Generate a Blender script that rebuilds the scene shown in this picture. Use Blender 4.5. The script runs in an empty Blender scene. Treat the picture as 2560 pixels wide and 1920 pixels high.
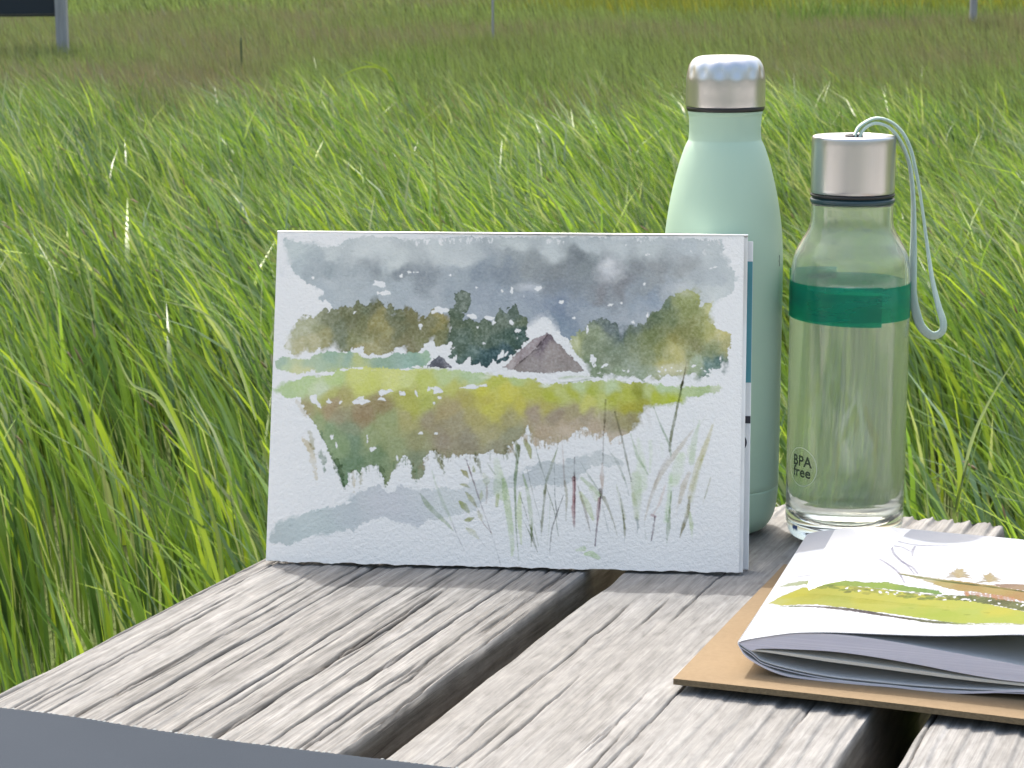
import bpy, bmesh, math, random
import numpy as np
from mathutils import Vector, Matrix
random.seed(3); np.random.seed(3)
C = bpy.context.scene.collection
scene = bpy.context.scene
R = math.radians
TABLE_Z = 0.75

# ================================================================ camera, sky, sun, exposure
cam_d = bpy.data.cameras.new('camera'); cam = bpy.data.objects.new('camera', cam_d); C.objects.link(cam)
scene.camera = cam
CAM_Z = TABLE_Z + 0.2933
PITCH, ROLL, FOC = 0.19233, -0.004858, 5218.87
cam_d.sensor_width = 36; cam_d.lens = FOC / 2560 * 36
cam_d.clip_start = 0.02; cam_d.clip_end = 600
F_ = Vector((0, math.cos(PITCH), -math.sin(PITCH))); R_ = Vector((1, 0, 0)); U_ = R_.cross(F_)
R2 = R_ * math.cos(ROLL) + U_ * math.sin(ROLL); U2 = U_ * math.cos(ROLL) - R_ * math.sin(ROLL)
m = Matrix(((R2.x, U2.x, -F_.x, 0), (R2.y, U2.y, -F_.y, 0), (R2.z, U2.z, -F_.z, CAM_Z), (0, 0, 0, 1)))
cam.matrix_world = m
cam_d.dof.use_dof = True; cam_d.dof.focus_distance = 1.045; cam_d.dof.aperture_fstop = 62

SUN_AZ, SUN_EL = math.atan2(-0.16, 0.50), R(61.5)        # azimuth from +Y towards +X
world = bpy.data.worlds.new('World'); scene.world = world; world.use_nodes = True
wn = world.node_tree.nodes; wl = world.node_tree.links
bg = wn['Background']; sky = wn.new('ShaderNodeTexSky'); sky.sky_type = 'NISHITA'
sky.sun_disc = False; sky.sun_elevation = SUN_EL; sky.sun_rotation = SUN_AZ % (2 * math.pi)
sky.air_density = 1.9; sky.dust_density = 9.0; sky.ozone_density = 2.0
wl.new(sky.outputs[0], bg.inputs[0]); bg.inputs[1].default_value = 0.15
sun_d = bpy.data.lights.new('sun', 'SUN'); sun = bpy.data.objects.new('sun', sun_d); C.objects.link(sun)
sun_d.energy = 2.0; sun_d.angle = R(0.6); sun_d.color = (1.0, 0.965, 0.91)
sv = Vector((math.sin(SUN_AZ) * math.cos(SUN_EL), math.cos(SUN_AZ) * math.cos(SUN_EL), math.sin(SUN_EL)))
sun.rotation_euler = (-sv).to_track_quat('-Z', 'Y').to_euler(); sun.location = (0, 0, 5)
vs = scene.view_settings; vs.view_transform = 'Standard'; vs.look = 'None'; vs.gamma = 1.0; vs.use_curve_mapping = False
vs.exposure = 1.22
cy = scene.cycles
cy.max_bounces = 10; cy.transmission_bounces = 10; cy.transparent_max_bounces = 10; cy.diffuse_bounces = 4; cy.glossy_bounces = 4
cy.sample_clamp_indirect = 4.0

# ================================================================ helpers
def tag(o, label=None, cat=None, group=None, kind=None):
    if label: o['label'] = label
    if cat: o['category'] = cat
    if group: o['group'] = group
    if kind: o['kind'] = kind
    return o
def thing(name, loc, label, cat, group=None, rot=(0, 0, 0)):
    o = bpy.data.objects.new(name, None); C.objects.link(o); o.location = loc; o.rotation_euler = rot
    o.empty_display_size = 0.05
    return tag(o, label, cat, group)
def mesh_np(name, V, Q=None, T3=None, smooth=True):
    """mesh from numpy vertices, quads and triangles"""
    me = bpy.data.meshes.new(name); V = np.asarray(V, np.float32)
    nq = 0 if Q is None else len(Q); nt = 0 if T3 is None else len(T3)
    me.vertices.add(len(V)); me.vertices.foreach_set('co', V.ravel())
    L = []
    if nq: L.append(np.asarray(Q, np.int32).ravel())
    if nt: L.append(np.asarray(T3, np.int32).ravel())
    L = np.concatenate(L); me.loops.add(len(L)); me.loops.foreach_set('vertex_index', L)
    me.polygons.add(nq + nt)
    st = np.concatenate([np.arange(nq) * 4, nq * 4 + np.arange(nt) * 3]).astype(np.int32)
    me.polygons.foreach_set('loop_start', st)
    me.polygons.foreach_set('loop_total', np.array([4] * nq + [3] * nt, np.int32))
    me.polygons.foreach_set('use_smooth', np.full(nq + nt, smooth))
    me.update(calc_edges=True)
    return me
def link(name, me, mat, parent=None, loc=None):
    me.name = name; o = bpy.data.objects.new(name, me); C.objects.link(o)
    if mat is not None:
        me.materials.clear(); me.materials.append(mat)
    if parent is not None: o.parent = parent
    if loc is not None: o.location = loc
    return o
def col_attr(me, cols, name='tint'):
    a = me.color_attributes.new(name, 'FLOAT_COLOR', 'POINT'); c = np.ones((len(cols), 4), np.float32); c[:, :3] = cols
    a.data.foreach_set('color', c.ravel())
def f_attr(me, vals, name):
    a = me.attributes.new(name, 'FLOAT', 'POINT'); a.data.foreach_set('value', np.asarray(vals, np.float32))
def grid_quads(nr, nc, wrap=False):
    r = np.arange(nr - 1)[:, None]; c = np.arange(nc if wrap else nc - 1)[None]
    a = r * nc + c; b = r * nc + (c + 1) % nc
    return np.stack([a, b, b + nc, a + nc], -1).reshape(-1, 4)
def lathe(prof, n=96, mod=None):
    """surface of revolution, prof = (r, z) bottom to top"""
    prof = np.array(prof, float); a = np.linspace(0, 2 * np.pi, n, endpoint=False)
    r = np.repeat(prof[:, :1], n, 1)
    if mod is not None: r = r * mod(a[None], prof[:, 1:2])
    V = np.stack([r * np.cos(a), r * np.sin(a), np.repeat(prof[:, 1:2], n, 1)], -1).reshape(-1, 3)
    return mesh_np('lathe', V, grid_quads(len(prof), n, True))
def smooth_prof(pts, k=4, sharp=()):
    """Catmull-Rom through profile points"""
    P = np.array(pts, float); out = []
    for i in range(len(P) - 1):
        p0 = P[max(i - 1, 0)]; p1 = P[i]; p2 = P[i + 1]; p3 = P[min(i + 2, len(P) - 1)]
        if i in sharp: p0 = p1
        if i + 1 in sharp: p3 = p2
        for j in range(k):
            t = j / k
            out.append(0.5 * (2 * p1 + (p2 - p0) * t + (2 * p0 - 5 * p1 + 4 * p2 - p3) * t * t + (3 * p1 - p0 - 3 * p2 + p3) * t ** 3))
    out.append(P[-1]); return np.array(out)
def box_mesh(x0, x1, y0, y1, z0, z1, bev=0.0, seg=2):
    bm = bmesh.new(); bmesh.ops.create_cube(bm, size=1)
    for v in bm.verts: v.co = Vector(((x0 + x1) / 2 + v.co.x * (x1 - x0), (y0 + y1) / 2 + v.co.y * (y1 - y0), (z0 + z1) / 2 + v.co.z * (z1 - z0)))
    if bev: bmesh.ops.bevel(bm, geom=bm.edges[:], offset=bev, segments=seg, affect='EDGES', profile=0.6)
    me = bpy.data.meshes.new('box'); bm.to_mesh(me); bm.free(); return me
def fnoise(seed, x, y, oct=3):
    """smooth repeatable noise of world position, about -1..1"""
    rs = np.random.RandomState(seed); out = 0; amp = 1
    for o in range(oct):
        for _ in range(3):
            a = rs.rand() * 6.28; k = (1.0 + rs.rand()) * 1.9 ** o; ph = rs.rand(2) * 6.28
            out = out + amp * np.sin((x * math.cos(a) + y * math.sin(a)) * k + ph[0] + 1.3 * np.sin((x * math.sin(a) - y * math.cos(a)) * k * 0.7 + ph[1])) / 3
        amp *= 0.6
    return out
def at(px, py, y):
    """point of the photograph (2560 wide) at distance y, in world space"""
    d = F_ + R2 * ((px - 1280) / FOC) - U2 * ((py - 960) / FOC)
    return Vector((0, 0, CAM_Z)) + d * (y / d.y)

# ================================================================ materials
class NT:
    def __init__(s, name):
        s.m = bpy.data.materials.new(name); s.m.use_nodes = True; s.t = s.m.node_tree; s.N = s.t.nodes; s.L = s.t.links
        s.b = s.N['Principled BSDF']; s.out = s.N['Material Output']
    def n(s, typ, **kw):
        x = s.N.new('ShaderNode' + typ)
        for k, v in kw.items(): setattr(x, k, v)
        return x
    def set(s, **kw):
        for k, v in kw.items():
            i = s.b.inputs[k.replace('_', ' ')]
            if hasattr(v, 'is_output') or hasattr(v, 'links'): s.L.new(v, i)
            else: i.default_value = (*v, 1) if isinstance(v, tuple) and len(v) == 3 else v
        return s
    def coords(s, scale=(1, 1, 1), which='Object'):
        tc = s.n('TexCoord'); mp = s.n('Mapping'); mp.inputs['Scale'].default_value = scale
        s.L.new(tc.outputs[which], mp.inputs[0]); return mp.outputs[0]
    def noise(s, scale=(1, 1, 1), sc=1.0, det=4, rough=0.55, which='Object', dist=0.0):
        t = s.n('TexNoise'); t.inputs['Scale'].default_value = sc; t.inputs['Detail'].default_value = det
        t.inputs['Roughness'].default_value = rough; t.inputs['Distortion'].default_value = dist
        s.L.new(s.coords(scale, which), t.inputs['Vector']); return t.outputs['Fac']
    def ramp(s, fac, stops):
        r = s.n('ValToRGB'); e = r.color_ramp.elements
        while len(e) > 1: e.remove(e[0])
        e[0].position = stops[0][0]; e[0].color = (*stops[0][1], 1) if len(stops[0][1]) == 3 else stops[0][1]
        for p, c in stops[1:]:
            q = e.new(p); q.color = (*c, 1)
        s.L.new(fac, r.inputs[0]); return r.outputs[0]
    def mix(s, fac, a, b, mode='MIX'):
        x = s.n('Mix', data_type='RGBA', blend_type=mode)
        for i, v in ((0, fac), (6, a), (7, b)):
            if hasattr(v, 'is_output'): s.L.new(v, x.inputs[i])
            else: x.inputs[i].default_value = (*v, 1) if isinstance(v, tuple) and len(v) == 3 else v
        return x.outputs[2]
    def math(s, op, a, b=None):
        x = s.n('Math', operation=op)
        for i, v in ((0, a), (1, b)):
            if v is None: continue
            if hasattr(v, 'is_output'): s.L.new(v, x.inputs[i])
            else: x.inputs[i].default_value = v
        return x.outputs[0]
    def bump(s, h, strength=0.3, dist=0.001, normal=None):
        x = s.n('Bump'); x.inputs['Strength'].default_value = strength; x.inputs['Distance'].default_value = dist
        s.L.new(h, x.inputs['Height'])
        if normal is not None: s.L.new(normal, x.inputs['Normal'])
        s.L.new(x.outputs[0], s.b.inputs['Normal']); return x.outputs[0]
    def attr(s, name, out='Color'):
        a = s.n('Attribute', attribute_name=name); return a.outputs[out]

def simple(name, col, rough=0.6, var=0.06, sc=60, **kw):
    t = NT(name); f = t.noise((1, 1, 1), sc)
    c = tuple(col); lo = tuple(max(x * (1 - var * 2), 0) for x in c); hi = tuple(min(x * (1 + var * 2), 1) for x in c)
    t.set(Base_Color=t.ramp(f, [(0.3, lo), (0.7, hi)]), Roughness=rough, **kw); return t.m

def wood_mat(name='weathered_wood', k=1.0):
    t = NT(name)
    streak = t.noise((95, 3.2, 60), 1.0, 6, 0.62, dist=0.35); fine = t.noise((640, 13, 200), 1.0, 5, 0.7)
    blotch = t.noise((230, 62, 120), 1.0, 4, 0.6, dist=0.4); broad = t.noise((7, 2.2, 6), 1.0, 3)
    speck = t.noise((900, 260, 500), 1.0, 3, 0.6)
    c = t.ramp(streak, [(0.25, (0.112, 0.112, 0.113) if k > 0.8 else (0.165, 0.165, 0.166)), (0.42, (0.160, 0.161, 0.163) if k > 0.8 else (0.185, 0.186, 0.187)), (0.56, (0.200, 0.202, 0.205)), (0.75, (0.262, 0.265, 0.270))])
    c = t.mix(0.75 * k, c, t.ramp(fine, [(0.33, (0.26, 0.25, 0.235)), (0.5, (0.5, 0.495, 0.485)), (0.7, (0.70, 0.695, 0.69))]), 'OVERLAY')
    c = t.mix(0.65, c, t.ramp(blotch, [(0.3, (0.32, 0.315, 0.31)), (0.5, (0.5, 0.5, 0.5)), (0.72, (0.66, 0.655, 0.64))]), 'OVERLAY')
    c = t.mix(t.ramp(broad, [(0.4, (0, 0, 0)), (0.8, (0.22, 0.22, 0.22))]), c, (0.5, 0.44, 0.35), 'MULTIPLY')
    c = t.mix(t.ramp(speck, [(0.60, (0, 0, 0)), (0.75, (0.4, 0.4, 0.4))]), c, (0.14, 0.136, 0.13))
    fib = t.noise((1500, 12, 600), 1.0, 4, 0.6, dist=0.6)
    c = t.mix(t.ramp(fib, [(0.30, (0.65 * k ** 2,) * 3), (0.41, (0, 0, 0))]), c, (0.055, 0.048, 0.043))
    c = t.mix(t.ramp(fib, [(0.60, (0, 0, 0)), (0.75, (0.5, 0.5, 0.5))]), c, (0.33, 0.33, 0.335))
    c = t.mix(t.attr('side', 'Fac'), c, t.mix(1.0, c, (1.12, 1.0, 0.84), 'MULTIPLY'))
    dt = t.attr('dirt', 'Fac')
    c = t.mix(dt, c, (0.030, 0.023, 0.017))
    t.set(Base_Color=c, Roughness=0.85, Specular_IOR_Level=0.25)
    h = t.math('ADD', t.math('MULTIPLY', fine, 0.6), t.math('ADD', t.math('MULTIPLY', streak, 0.8), t.math('MULTIPLY', blotch, 0.5)))
    t.bump(h, 0.8 * k, 0.0012); return t.m
WOOD = wood_mat(); WOOD_SMOOTH = wood_mat('worn_wood', 0.62)

def grass_mat(name, trans=0.42, rough=0.36, spec=0.5):
    t = NT(name); c = t.attr('tint')
    t.set(Base_Color=c, Roughness=rough, Specular_IOR_Level=spec)
    tr = t.n('BsdfTranslucent'); mx = t.n('MixShader'); mx.inputs[0].default_value = trans
    t.L.new(t.mix(1.0, c, (1.15, 1.15, 0.75), 'MULTIPLY'), tr.inputs['Color'])
    t.L.new(t.b.outputs[0], mx.inputs[1]); t.L.new(tr.outputs[0], mx.inputs[2]); t.L.new(mx.outputs[0], t.out.inputs[0]); return t.m
GRASS = grass_mat('grass_blade'); FARGRASS = grass_mat('far_grass_blade', 0.3, 0.6, 0.25)

def steel_mat(name, col=(0.54, 0.54, 0.56), rough=0.28):
    t = NT(name); f = t.noise((900, 900, 4), 1.0, 3, 0.7); g = t.noise((60, 60, 3), 1.0, 3)
    t.set(Base_Color=t.mix(0.3, col, t.ramp(g, [(0.3, tuple(x * 0.82 for x in col)), (0.7, tuple(x * 1.1 for x in col))])), Metallic=1.0,
          Roughness=t.math('ADD', t.math('MULTIPLY', f, 0.14), rough - 0.05))
    t.bump(f, 0.25, 0.0002); return t.m
STEEL = steel_mat('brushed_steel')

def plastic(name, col, rough=0.5, **kw):
    t = NT(name); f = t.noise((1, 1, 1), 900, 2); t.set(Base_Color=col, Roughness=rough, **kw); t.bump(f, 0.12, 0.0003); return t.m
BLACK = plastic('black_rubber', (0.012, 0.012, 0.014), 0.45)
MINT = None
def mint_mat():
    t = NT('mint_powder_coat'); f = t.noise((1, 1, 1), 2600, 2); g = t.noise((1, 1, 1), 18, 3)
    sc1 = t.noise((40, 40, 260), 1.0, 6, 0.75, dist=1.5); sc2 = t.noise((1, 1, 1), 30, 4)
    rg = t.math('ADD', 0.40, t.math('MULTIPLY', sc2, 0.16))
    t.set(Base_Color=t.mix(t.ramp(sc1, [(0.66, (0, 0, 0)), (0.72, (0.16, 0.16, 0.16))]), t.mix(0.5, (0.40, 0.55, 0.435), t.ramp(g, [(0.3, (0.38, 0.53, 0.42)), (0.7, (0.42, 0.575, 0.455))])), (0.62, 0.70, 0.64)), Roughness=rg, Specular_IOR_Level=0.35)
    t.bump(f, 0.18, 0.00025); return t.m
MINT = mint_mat()

def glass_mat(name, ior, col, rough=0.0):
    t = NT(name); t.set(Base_Color=col, Roughness=rough, IOR=ior, Transmission_Weight=1.0); return t
g_ = glass_mat('clear_plastic', 1.46, (0.93, 0.965, 0.95), 0.045)
g_.set(Transmission_Weight=0.925)
f_ = g_.noise((1, 1, 1), 45, 2); g_.bump(f_, 0.05, 0.0015); CLEAR = g_.m
w_ = glass_mat('water', 1.33, (0.97, 0.985, 0.98)); w_.bump(w_.noise((150, 150, 6), 1.0, 3), 0.12, 0.0012); WATER = w_.m

def tape_mat(name, a):
    t = NT(name); n = t.noise((30, 30, 160), 1.0, 3)
    t.set(Base_Color=t.ramp(n, [(0.3, (0.0, 0.19, 0.13)), (0.7, (0.0, 0.26, 0.185))]), Roughness=0.3)
    tp = t.n('BsdfTransparent'); tp.inputs[0].default_value = (0.06, 0.68, 0.5, 1)
    mx = t.n('MixShader'); mx.inputs[0].default_value = a
    t.L.new(t.b.outputs[0], mx.inputs[1]); t.L.new(tp.outputs[0], mx.inputs[2]); t.L.new(mx.outputs[0], t.out.inputs[0]); return t.m
TAPE = tape_mat('green_tape', 0.55)

def paper_mat(name, col=(0.80, 0.80, 0.80), bump=0.5, sc=700, image=None, trans=0.0):
    t = NT(name)
    if image is not None:
        tx = t.n('TexImage'); tx.image = image; tx.interpolation = 'Cubic'; tx.extension = 'EXTEND'
        c = t.mix(1.0, tx.outputs[0], col, 'MULTIPLY')
    else: c = t.mix(0.25, col, t.ramp(t.noise((1, 1, 1), 40, 3), [(0.3, tuple(x * 0.95 for x in col)), (0.7, tuple(min(x * 1.04, 0.9) for x in col))]))
    t.set(Base_Color=c, Roughness=0.8, Specular_IOR_Level=0.2)
    t.bump(t.noise((1, 1, 1), sc, 4, 0.6), bump, 0.0008)
    if trans:
        tr = t.n('BsdfTranslucent'); t.L.new(c, tr.inputs[0]); mx = t.n('MixShader'); mx.inputs[0].default_value = trans
        t.L.new(t.b.outputs[0], mx.inputs[1]); t.L.new(tr.outputs[0], mx.inputs[2]); t.L.new(mx.outputs[0], t.out.inputs[0])
    return t.m
def image_from(name, a):
    """painted colours (linear, top row first) as a generated image"""
    h, w = a.shape[:2]; im = bpy.data.images.new(name, w, h, float_buffer=True, is_data=True)
    px = np.ones((h, w, 4), np.float32); px[..., :3] = a[::-1]
    im.pixels.foreach_set(px.ravel()); im.update(); im.pack(); return im


PAD_H = np.array([[0.000901146, 3.50385e-05, -0.648666384], [-1.19749e-05, 0.001267163, -0.735478174], [1.96160e-05, 2.142816e-05, 1.0]])
PAGE_Q = np.array([[0.32117, 0.47081, 0.07678, -0.03229, -0.04568, -0.0064, 0.02025, 0.00891, 0.00369, 0.00022], [0.53684, -0.03892, 0.49903, -0.1442, -0.00977, -0.04302, 0.10157, 0.08346, 0.00392, 0.00065]])
PAGE_K = 0.0009
# ---------------------------------------------------------------- watercolour painter (numpy)
def lin(c):
    c = np.asarray(c, float) / 255.0
    return np.where(c <= 0.04045, c / 12.92, ((c + 0.055) / 1.055) ** 2.4)

def resize(a, h, w):
    ys = np.linspace(0, a.shape[0] - 1, h); xs = np.linspace(0, a.shape[1] - 1, w)
    y0 = np.minimum(ys.astype(int), a.shape[0] - 2); x0 = np.minimum(xs.astype(int), a.shape[1] - 2)
    fy = (ys - y0); fx = (xs - x0)
    fy = (fy * fy * (3 - 2 * fy))[:, None]; fx = (fx * fx * (3 - 2 * fx))[None]
    if a.ndim == 3: fy = fy[..., None]; fx = fx[..., None]
    t = a[y0][:, x0] * (1 - fx) + a[y0][:, x0 + 1] * fx
    b = a[y0 + 1][:, x0] * (1 - fx) + a[y0 + 1][:, x0 + 1] * fx
    return t * (1 - fy) + b * fy

def fbm(rs, h, w, cell, octv=4, ax=1.0, gain=0.55):
    """fractal noise, about -1..1, first cell size in px, stretched by ax along x"""
    out = np.zeros((h, w)); amp = 1.0; tot = 0
    for o in range(octv):
        c = max(cell / 2 ** o, 1.01)
        g = rs.rand(int(h / c) + 3, int(w / (c * ax)) + 3) * 2 - 1
        out += amp * resize(g, h, w); tot += amp * amp; amp *= gain
    return out / math.sqrt(tot) * 1.6

class Sheet:
    """a sheet of paper painted in washes; shapes come in photo-measured coordinates through tf"""
    def __init__(s, w, h, tf, white, seed):
        s.w, s.h, s.tf, s.white = w, h, tf, lin(white)
        s.rs = np.random.RandomState(seed)
        s.a = np.ones((h, w, 3))                      # transmission relative to the paper
        s.n1 = fbm(s.rs, h, w, 40, 5); s.n2 = fbm(s.rs, h, w, 12, 4); s.n3 = fbm(s.rs, h, w, 5, 2)
        s.nx = fbm(s.rs, h, w, 60, 4); s.ny = fbm(s.rs, h, w, 60, 4)
        s.nv = fbm(s.rs, h, w, 9, 4)
        s.st = resize(s.rs.rand(int(h / 60) + 2, int(w / 4) + 2) * 2 - 1, h, w)   # vertical streaks
    def col(s, c): return np.clip(lin(c) / s.white, 0, 1.02)
    def box(s, P, m):
        x0 = max(int(P[:, 0].min() - m), 0); x1 = min(int(P[:, 0].max() + m) + 1, s.w)
        y0 = max(int(P[:, 1].min() - m), 0); y1 = min(int(P[:, 1].max() + m) + 1, s.h)
        return x0, x1, y0, y1
    def sdf(s, P, bx, step=2):
        x0, x1, y0, y1 = bx
        hh, ww = y1 - y0, x1 - x0
        gh, gw = max(hh // step, 2), max(ww // step, 2)
        X, Y = np.meshgrid(np.linspace(x0, x1 - 1, gw), np.linspace(y0, y1 - 1, gh))
        d = np.full(X.shape, 1e18); ins = np.zeros(X.shape, bool); n = len(P)
        for i in range(n):
            a = P[i]; b = P[(i + 1) % n]; e = b - a
            wx, wy = X - a[0], Y - a[1]
            t = np.clip((wx * e[0] + wy * e[1]) / max(e @ e, 1e-9), 0, 1)
            d = np.minimum(d, (wx - e[0] * t) ** 2 + (wy - e[1] * t) ** 2)
            if a[1] != b[1]:
                c = ((a[1] > Y) != (b[1] > Y)) & (X < (b[0] - a[0]) * (Y - a[1]) / (b[1] - a[1]) + a[0])
                ins ^= c
        return resize(np.where(ins, 1, -1) * np.sqrt(d), hh, ww)
    def blend(s, bx, cps, warp=14, power=3.0):
        """colours flowing into one another between control points (x, y, colour)"""
        x0, x1, y0, y1 = bx; hh, ww = y1 - y0, x1 - x0
        st = 3; gh, gw = max(hh // st, 2), max(ww // st, 2)
        X, Y = np.meshgrid(np.linspace(x0, x1 - 1, gw), np.linspace(y0, y1 - 1, gh))
        iy = Y.astype(int); ix = X.astype(int)
        X = X + s.nx[iy, ix] * warp; Y = Y + s.ny[iy, ix] * warp
        num = np.zeros(X.shape + (3,)); den = np.zeros(X.shape)
        for x, y, c in cps:
            w = 1.0 / (((X - x) ** 2 + (Y - y) ** 2) / 100.0 + 1.0) ** (power / 2)
            num += w[..., None] * s.col(c); den += w
        return resize(num / den[..., None], hh, ww)
    def wash(s, pts, cps, rough=4.0, soft=1.2, edge=0.10, mode='over', warp=14, alpha=1.0, grain=0.05, fine=1.5, power=3.0, bleed=0.0):
        P = s.tf(pts); bx = s.box(P, 14 + rough * 2 + soft * 3); x0, x1, y0, y1 = bx
        if x1 - x0 < 3 or y1 - y0 < 3: return
        sl = (slice(y0, y1), slice(x0, x1))
        d = s.sdf(P, bx) + s.n2[sl] * rough + s.n3[sl] * fine
        sf = soft * (1 + bleed * np.clip(s.n1[sl] * 1.6 - 0.15, 0, 1.3))
        m = np.clip(d / sf * 0.5 + 0.5, 0, 1); m = m * m * (3 - 2 * m)
        if len(cps) == 3 and not hasattr(cps[0], '__len__'): C = np.ones(d.shape + (3,)) * s.col(cps)
        else:
            q = s.tf([(x, y) + ((t,) if t else ()) for (x, y, c, t) in cps])
            C = s.blend(bx, [(q[i][0], q[i][1], cps[i][2]) for i in range(len(cps))], warp, power)
        dens = 1 + edge * 2.0 * np.exp(-(np.maximum(d, 0) / 2.2) ** 2) + grain * (s.n3[sl] * 1.2 + s.n1[sl]) + grain * 0.5 * s.nv[sl]
        C = np.clip(C, 0.004, 1) ** np.clip(dens, 0.3, 2)[..., None]
        m = (m * alpha)[..., None]
        if mode == 'over': s.a[sl] = s.a[sl] * (1 - m) + C * m
        else: s.a[sl] *= (1 - m) + C * m
    def holes(s, lst, rough=2.5):
        for tag, x, y, rx, ry, ang in lst:
            k = 11; ph = s.rs.rand(k) * 1.0 + 0.5; a = np.linspace(0, 2 * np.pi, k, endpoint=False)
            px = np.cos(a) * rx * ph * 0.85; py = np.sin(a) * ry * ph * 0.85
            c_, s_ = math.cos(ang), math.sin(ang)
            s.wash([(x + px[i] * c_ - py[i] * s_, y + px[i] * s_ + py[i] * c_, tag) for i in range(k)], (223, 225, 232) if tag != 'E' else (240, 244, 255), rough=rough * 0.5, soft=1.0, edge=0, grain=0, fine=0.6)
    def glow(s, tag, x, y, rx, ry, c, a):
        """a soft bloom lifted or dropped into the wet wash"""
        q = s.tf([(x, y, tag), (x + rx, y, tag), (x, y + ry, tag)])
        bx = s.box(np.array([q[0] - [abs(q[1][0] - q[0][0]) * 2.2, abs(q[2][1] - q[0][1]) * 2.2], q[0] + [abs(q[1][0] - q[0][0]) * 2.2, abs(q[2][1] - q[0][1]) * 2.2]]), 2)
        x0, x1, y0, y1 = bx; sl = (slice(y0, y1), slice(x0, x1))
        X, Y = np.meshgrid(np.arange(x0, x1), np.arange(y0, y1))
        r = np.sqrt(((X + s.nx[sl] * 7 - q[0][0]) / abs(q[1][0] - q[0][0])) ** 2 + ((Y + s.ny[sl] * 7 - q[0][1]) / abs(q[2][1] - q[0][1])) ** 2)
        m = (np.clip(1.25 - r + s.n2[sl] * 0.12, 0, 1) ** 1.3 * a)[..., None]
        m = np.minimum(m, 1)
        s.a[sl] = s.a[sl] * (1 - m) + s.col(c) * m
    def stroke(s, pts, wid, c, soft=1.4, alpha=0.9, rough=0.8, mode='mul', edge=0.12):
        """tapered brush stroke: pts centre line, wid widths (crop px) at the points"""
        P = s.tf(pts); W = np.interp(np.linspace(0, 1, 14), np.linspace(0, 1, len(wid)), wid) * s.k
        t = np.linspace(0, 1, len(P)); u = np.linspace(0, 1, 14)
        # smooth centre line
        cx = np.interp(u, t, P[:, 0]); cy = np.interp(u, t, P[:, 1])
        if len(P) > 2:
            for _ in range(2):
                cx[1:-1] = (cx[:-2] + cx[1:-1] * 2 + cx[2:]) / 4; cy[1:-1] = (cy[:-2] + cy[1:-1] * 2 + cy[2:]) / 4
        bx = s.box(np.stack([cx, cy], 1), W.max() + soft * 3 + 4); x0, x1, y0, y1 = bx
        if x1 - x0 < 3 or y1 - y0 < 3: return
        sl = (slice(y0, y1), slice(x0, x1))
        X, Y = np.meshgrid(np.arange(x0, x1), np.arange(y0, y1)); d = np.full(X.shape, -1e9)
        for i in range(13):
            a = np.array([cx[i], cy[i]]); e = np.array([cx[i + 1], cy[i + 1]]) - a
            tt = np.clip(((X - a[0]) * e[0] + (Y - a[1]) * e[1]) / max(e @ e, 1e-9), 0, 1)
            r = (W[i] * (1 - tt) + W[i + 1] * tt) * 0.5
            d = np.maximum(d, r - np.hypot(X - a[0] - e[0] * tt, Y - a[1] - e[1] * tt))
        d = d + s.n2[sl] * rough * 0.6 + s.n3[sl] * rough * 0.5
        m = np.clip(d / soft * 0.5 + 0.5, 0, 1) * alpha * np.clip(0.85 + 0.3 * s.n1[sl], 0.3, 1.1)
        C = s.col(c)[None, None] ** (1 + edge * np.exp(-(np.maximum(d, 0) / 1.5) ** 2) + 0.12 * s.n3[sl])[..., None]
        m = np.clip(m, 0, 1)[..., None]
        if mode == 'over': s.a[sl] = s.a[sl] * (1 - m) + C * m
        else: s.a[sl] *= (1 - m) + C * m

# measured views of the photograph: (x origin, y origin, zoom)
VIEW = {'A': (660, 570, 3.456), 'B': (1260, 570, 3.456), 'C': (640, 960, 3.456), 'D': (1260, 960, 3.456), 'E': (1960, 1300, 3.687), 'F': (1840, 1500, 3.072)}
def to_ref(pts):
    out = []
    for p in pts:
        if len(p) > 2 and p[2] in VIEW:
            o = VIEW[p[2]]; out.append((o[0] + p[0] / o[2], o[1] + p[1] / o[2]))
        else: out.append((p[0], p[1]))
    return np.array(out, float)
def T(tag, *xy):
    return [(xy[i], xy[i + 1], tag) for i in range(0, len(xy), 2)]

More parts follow.
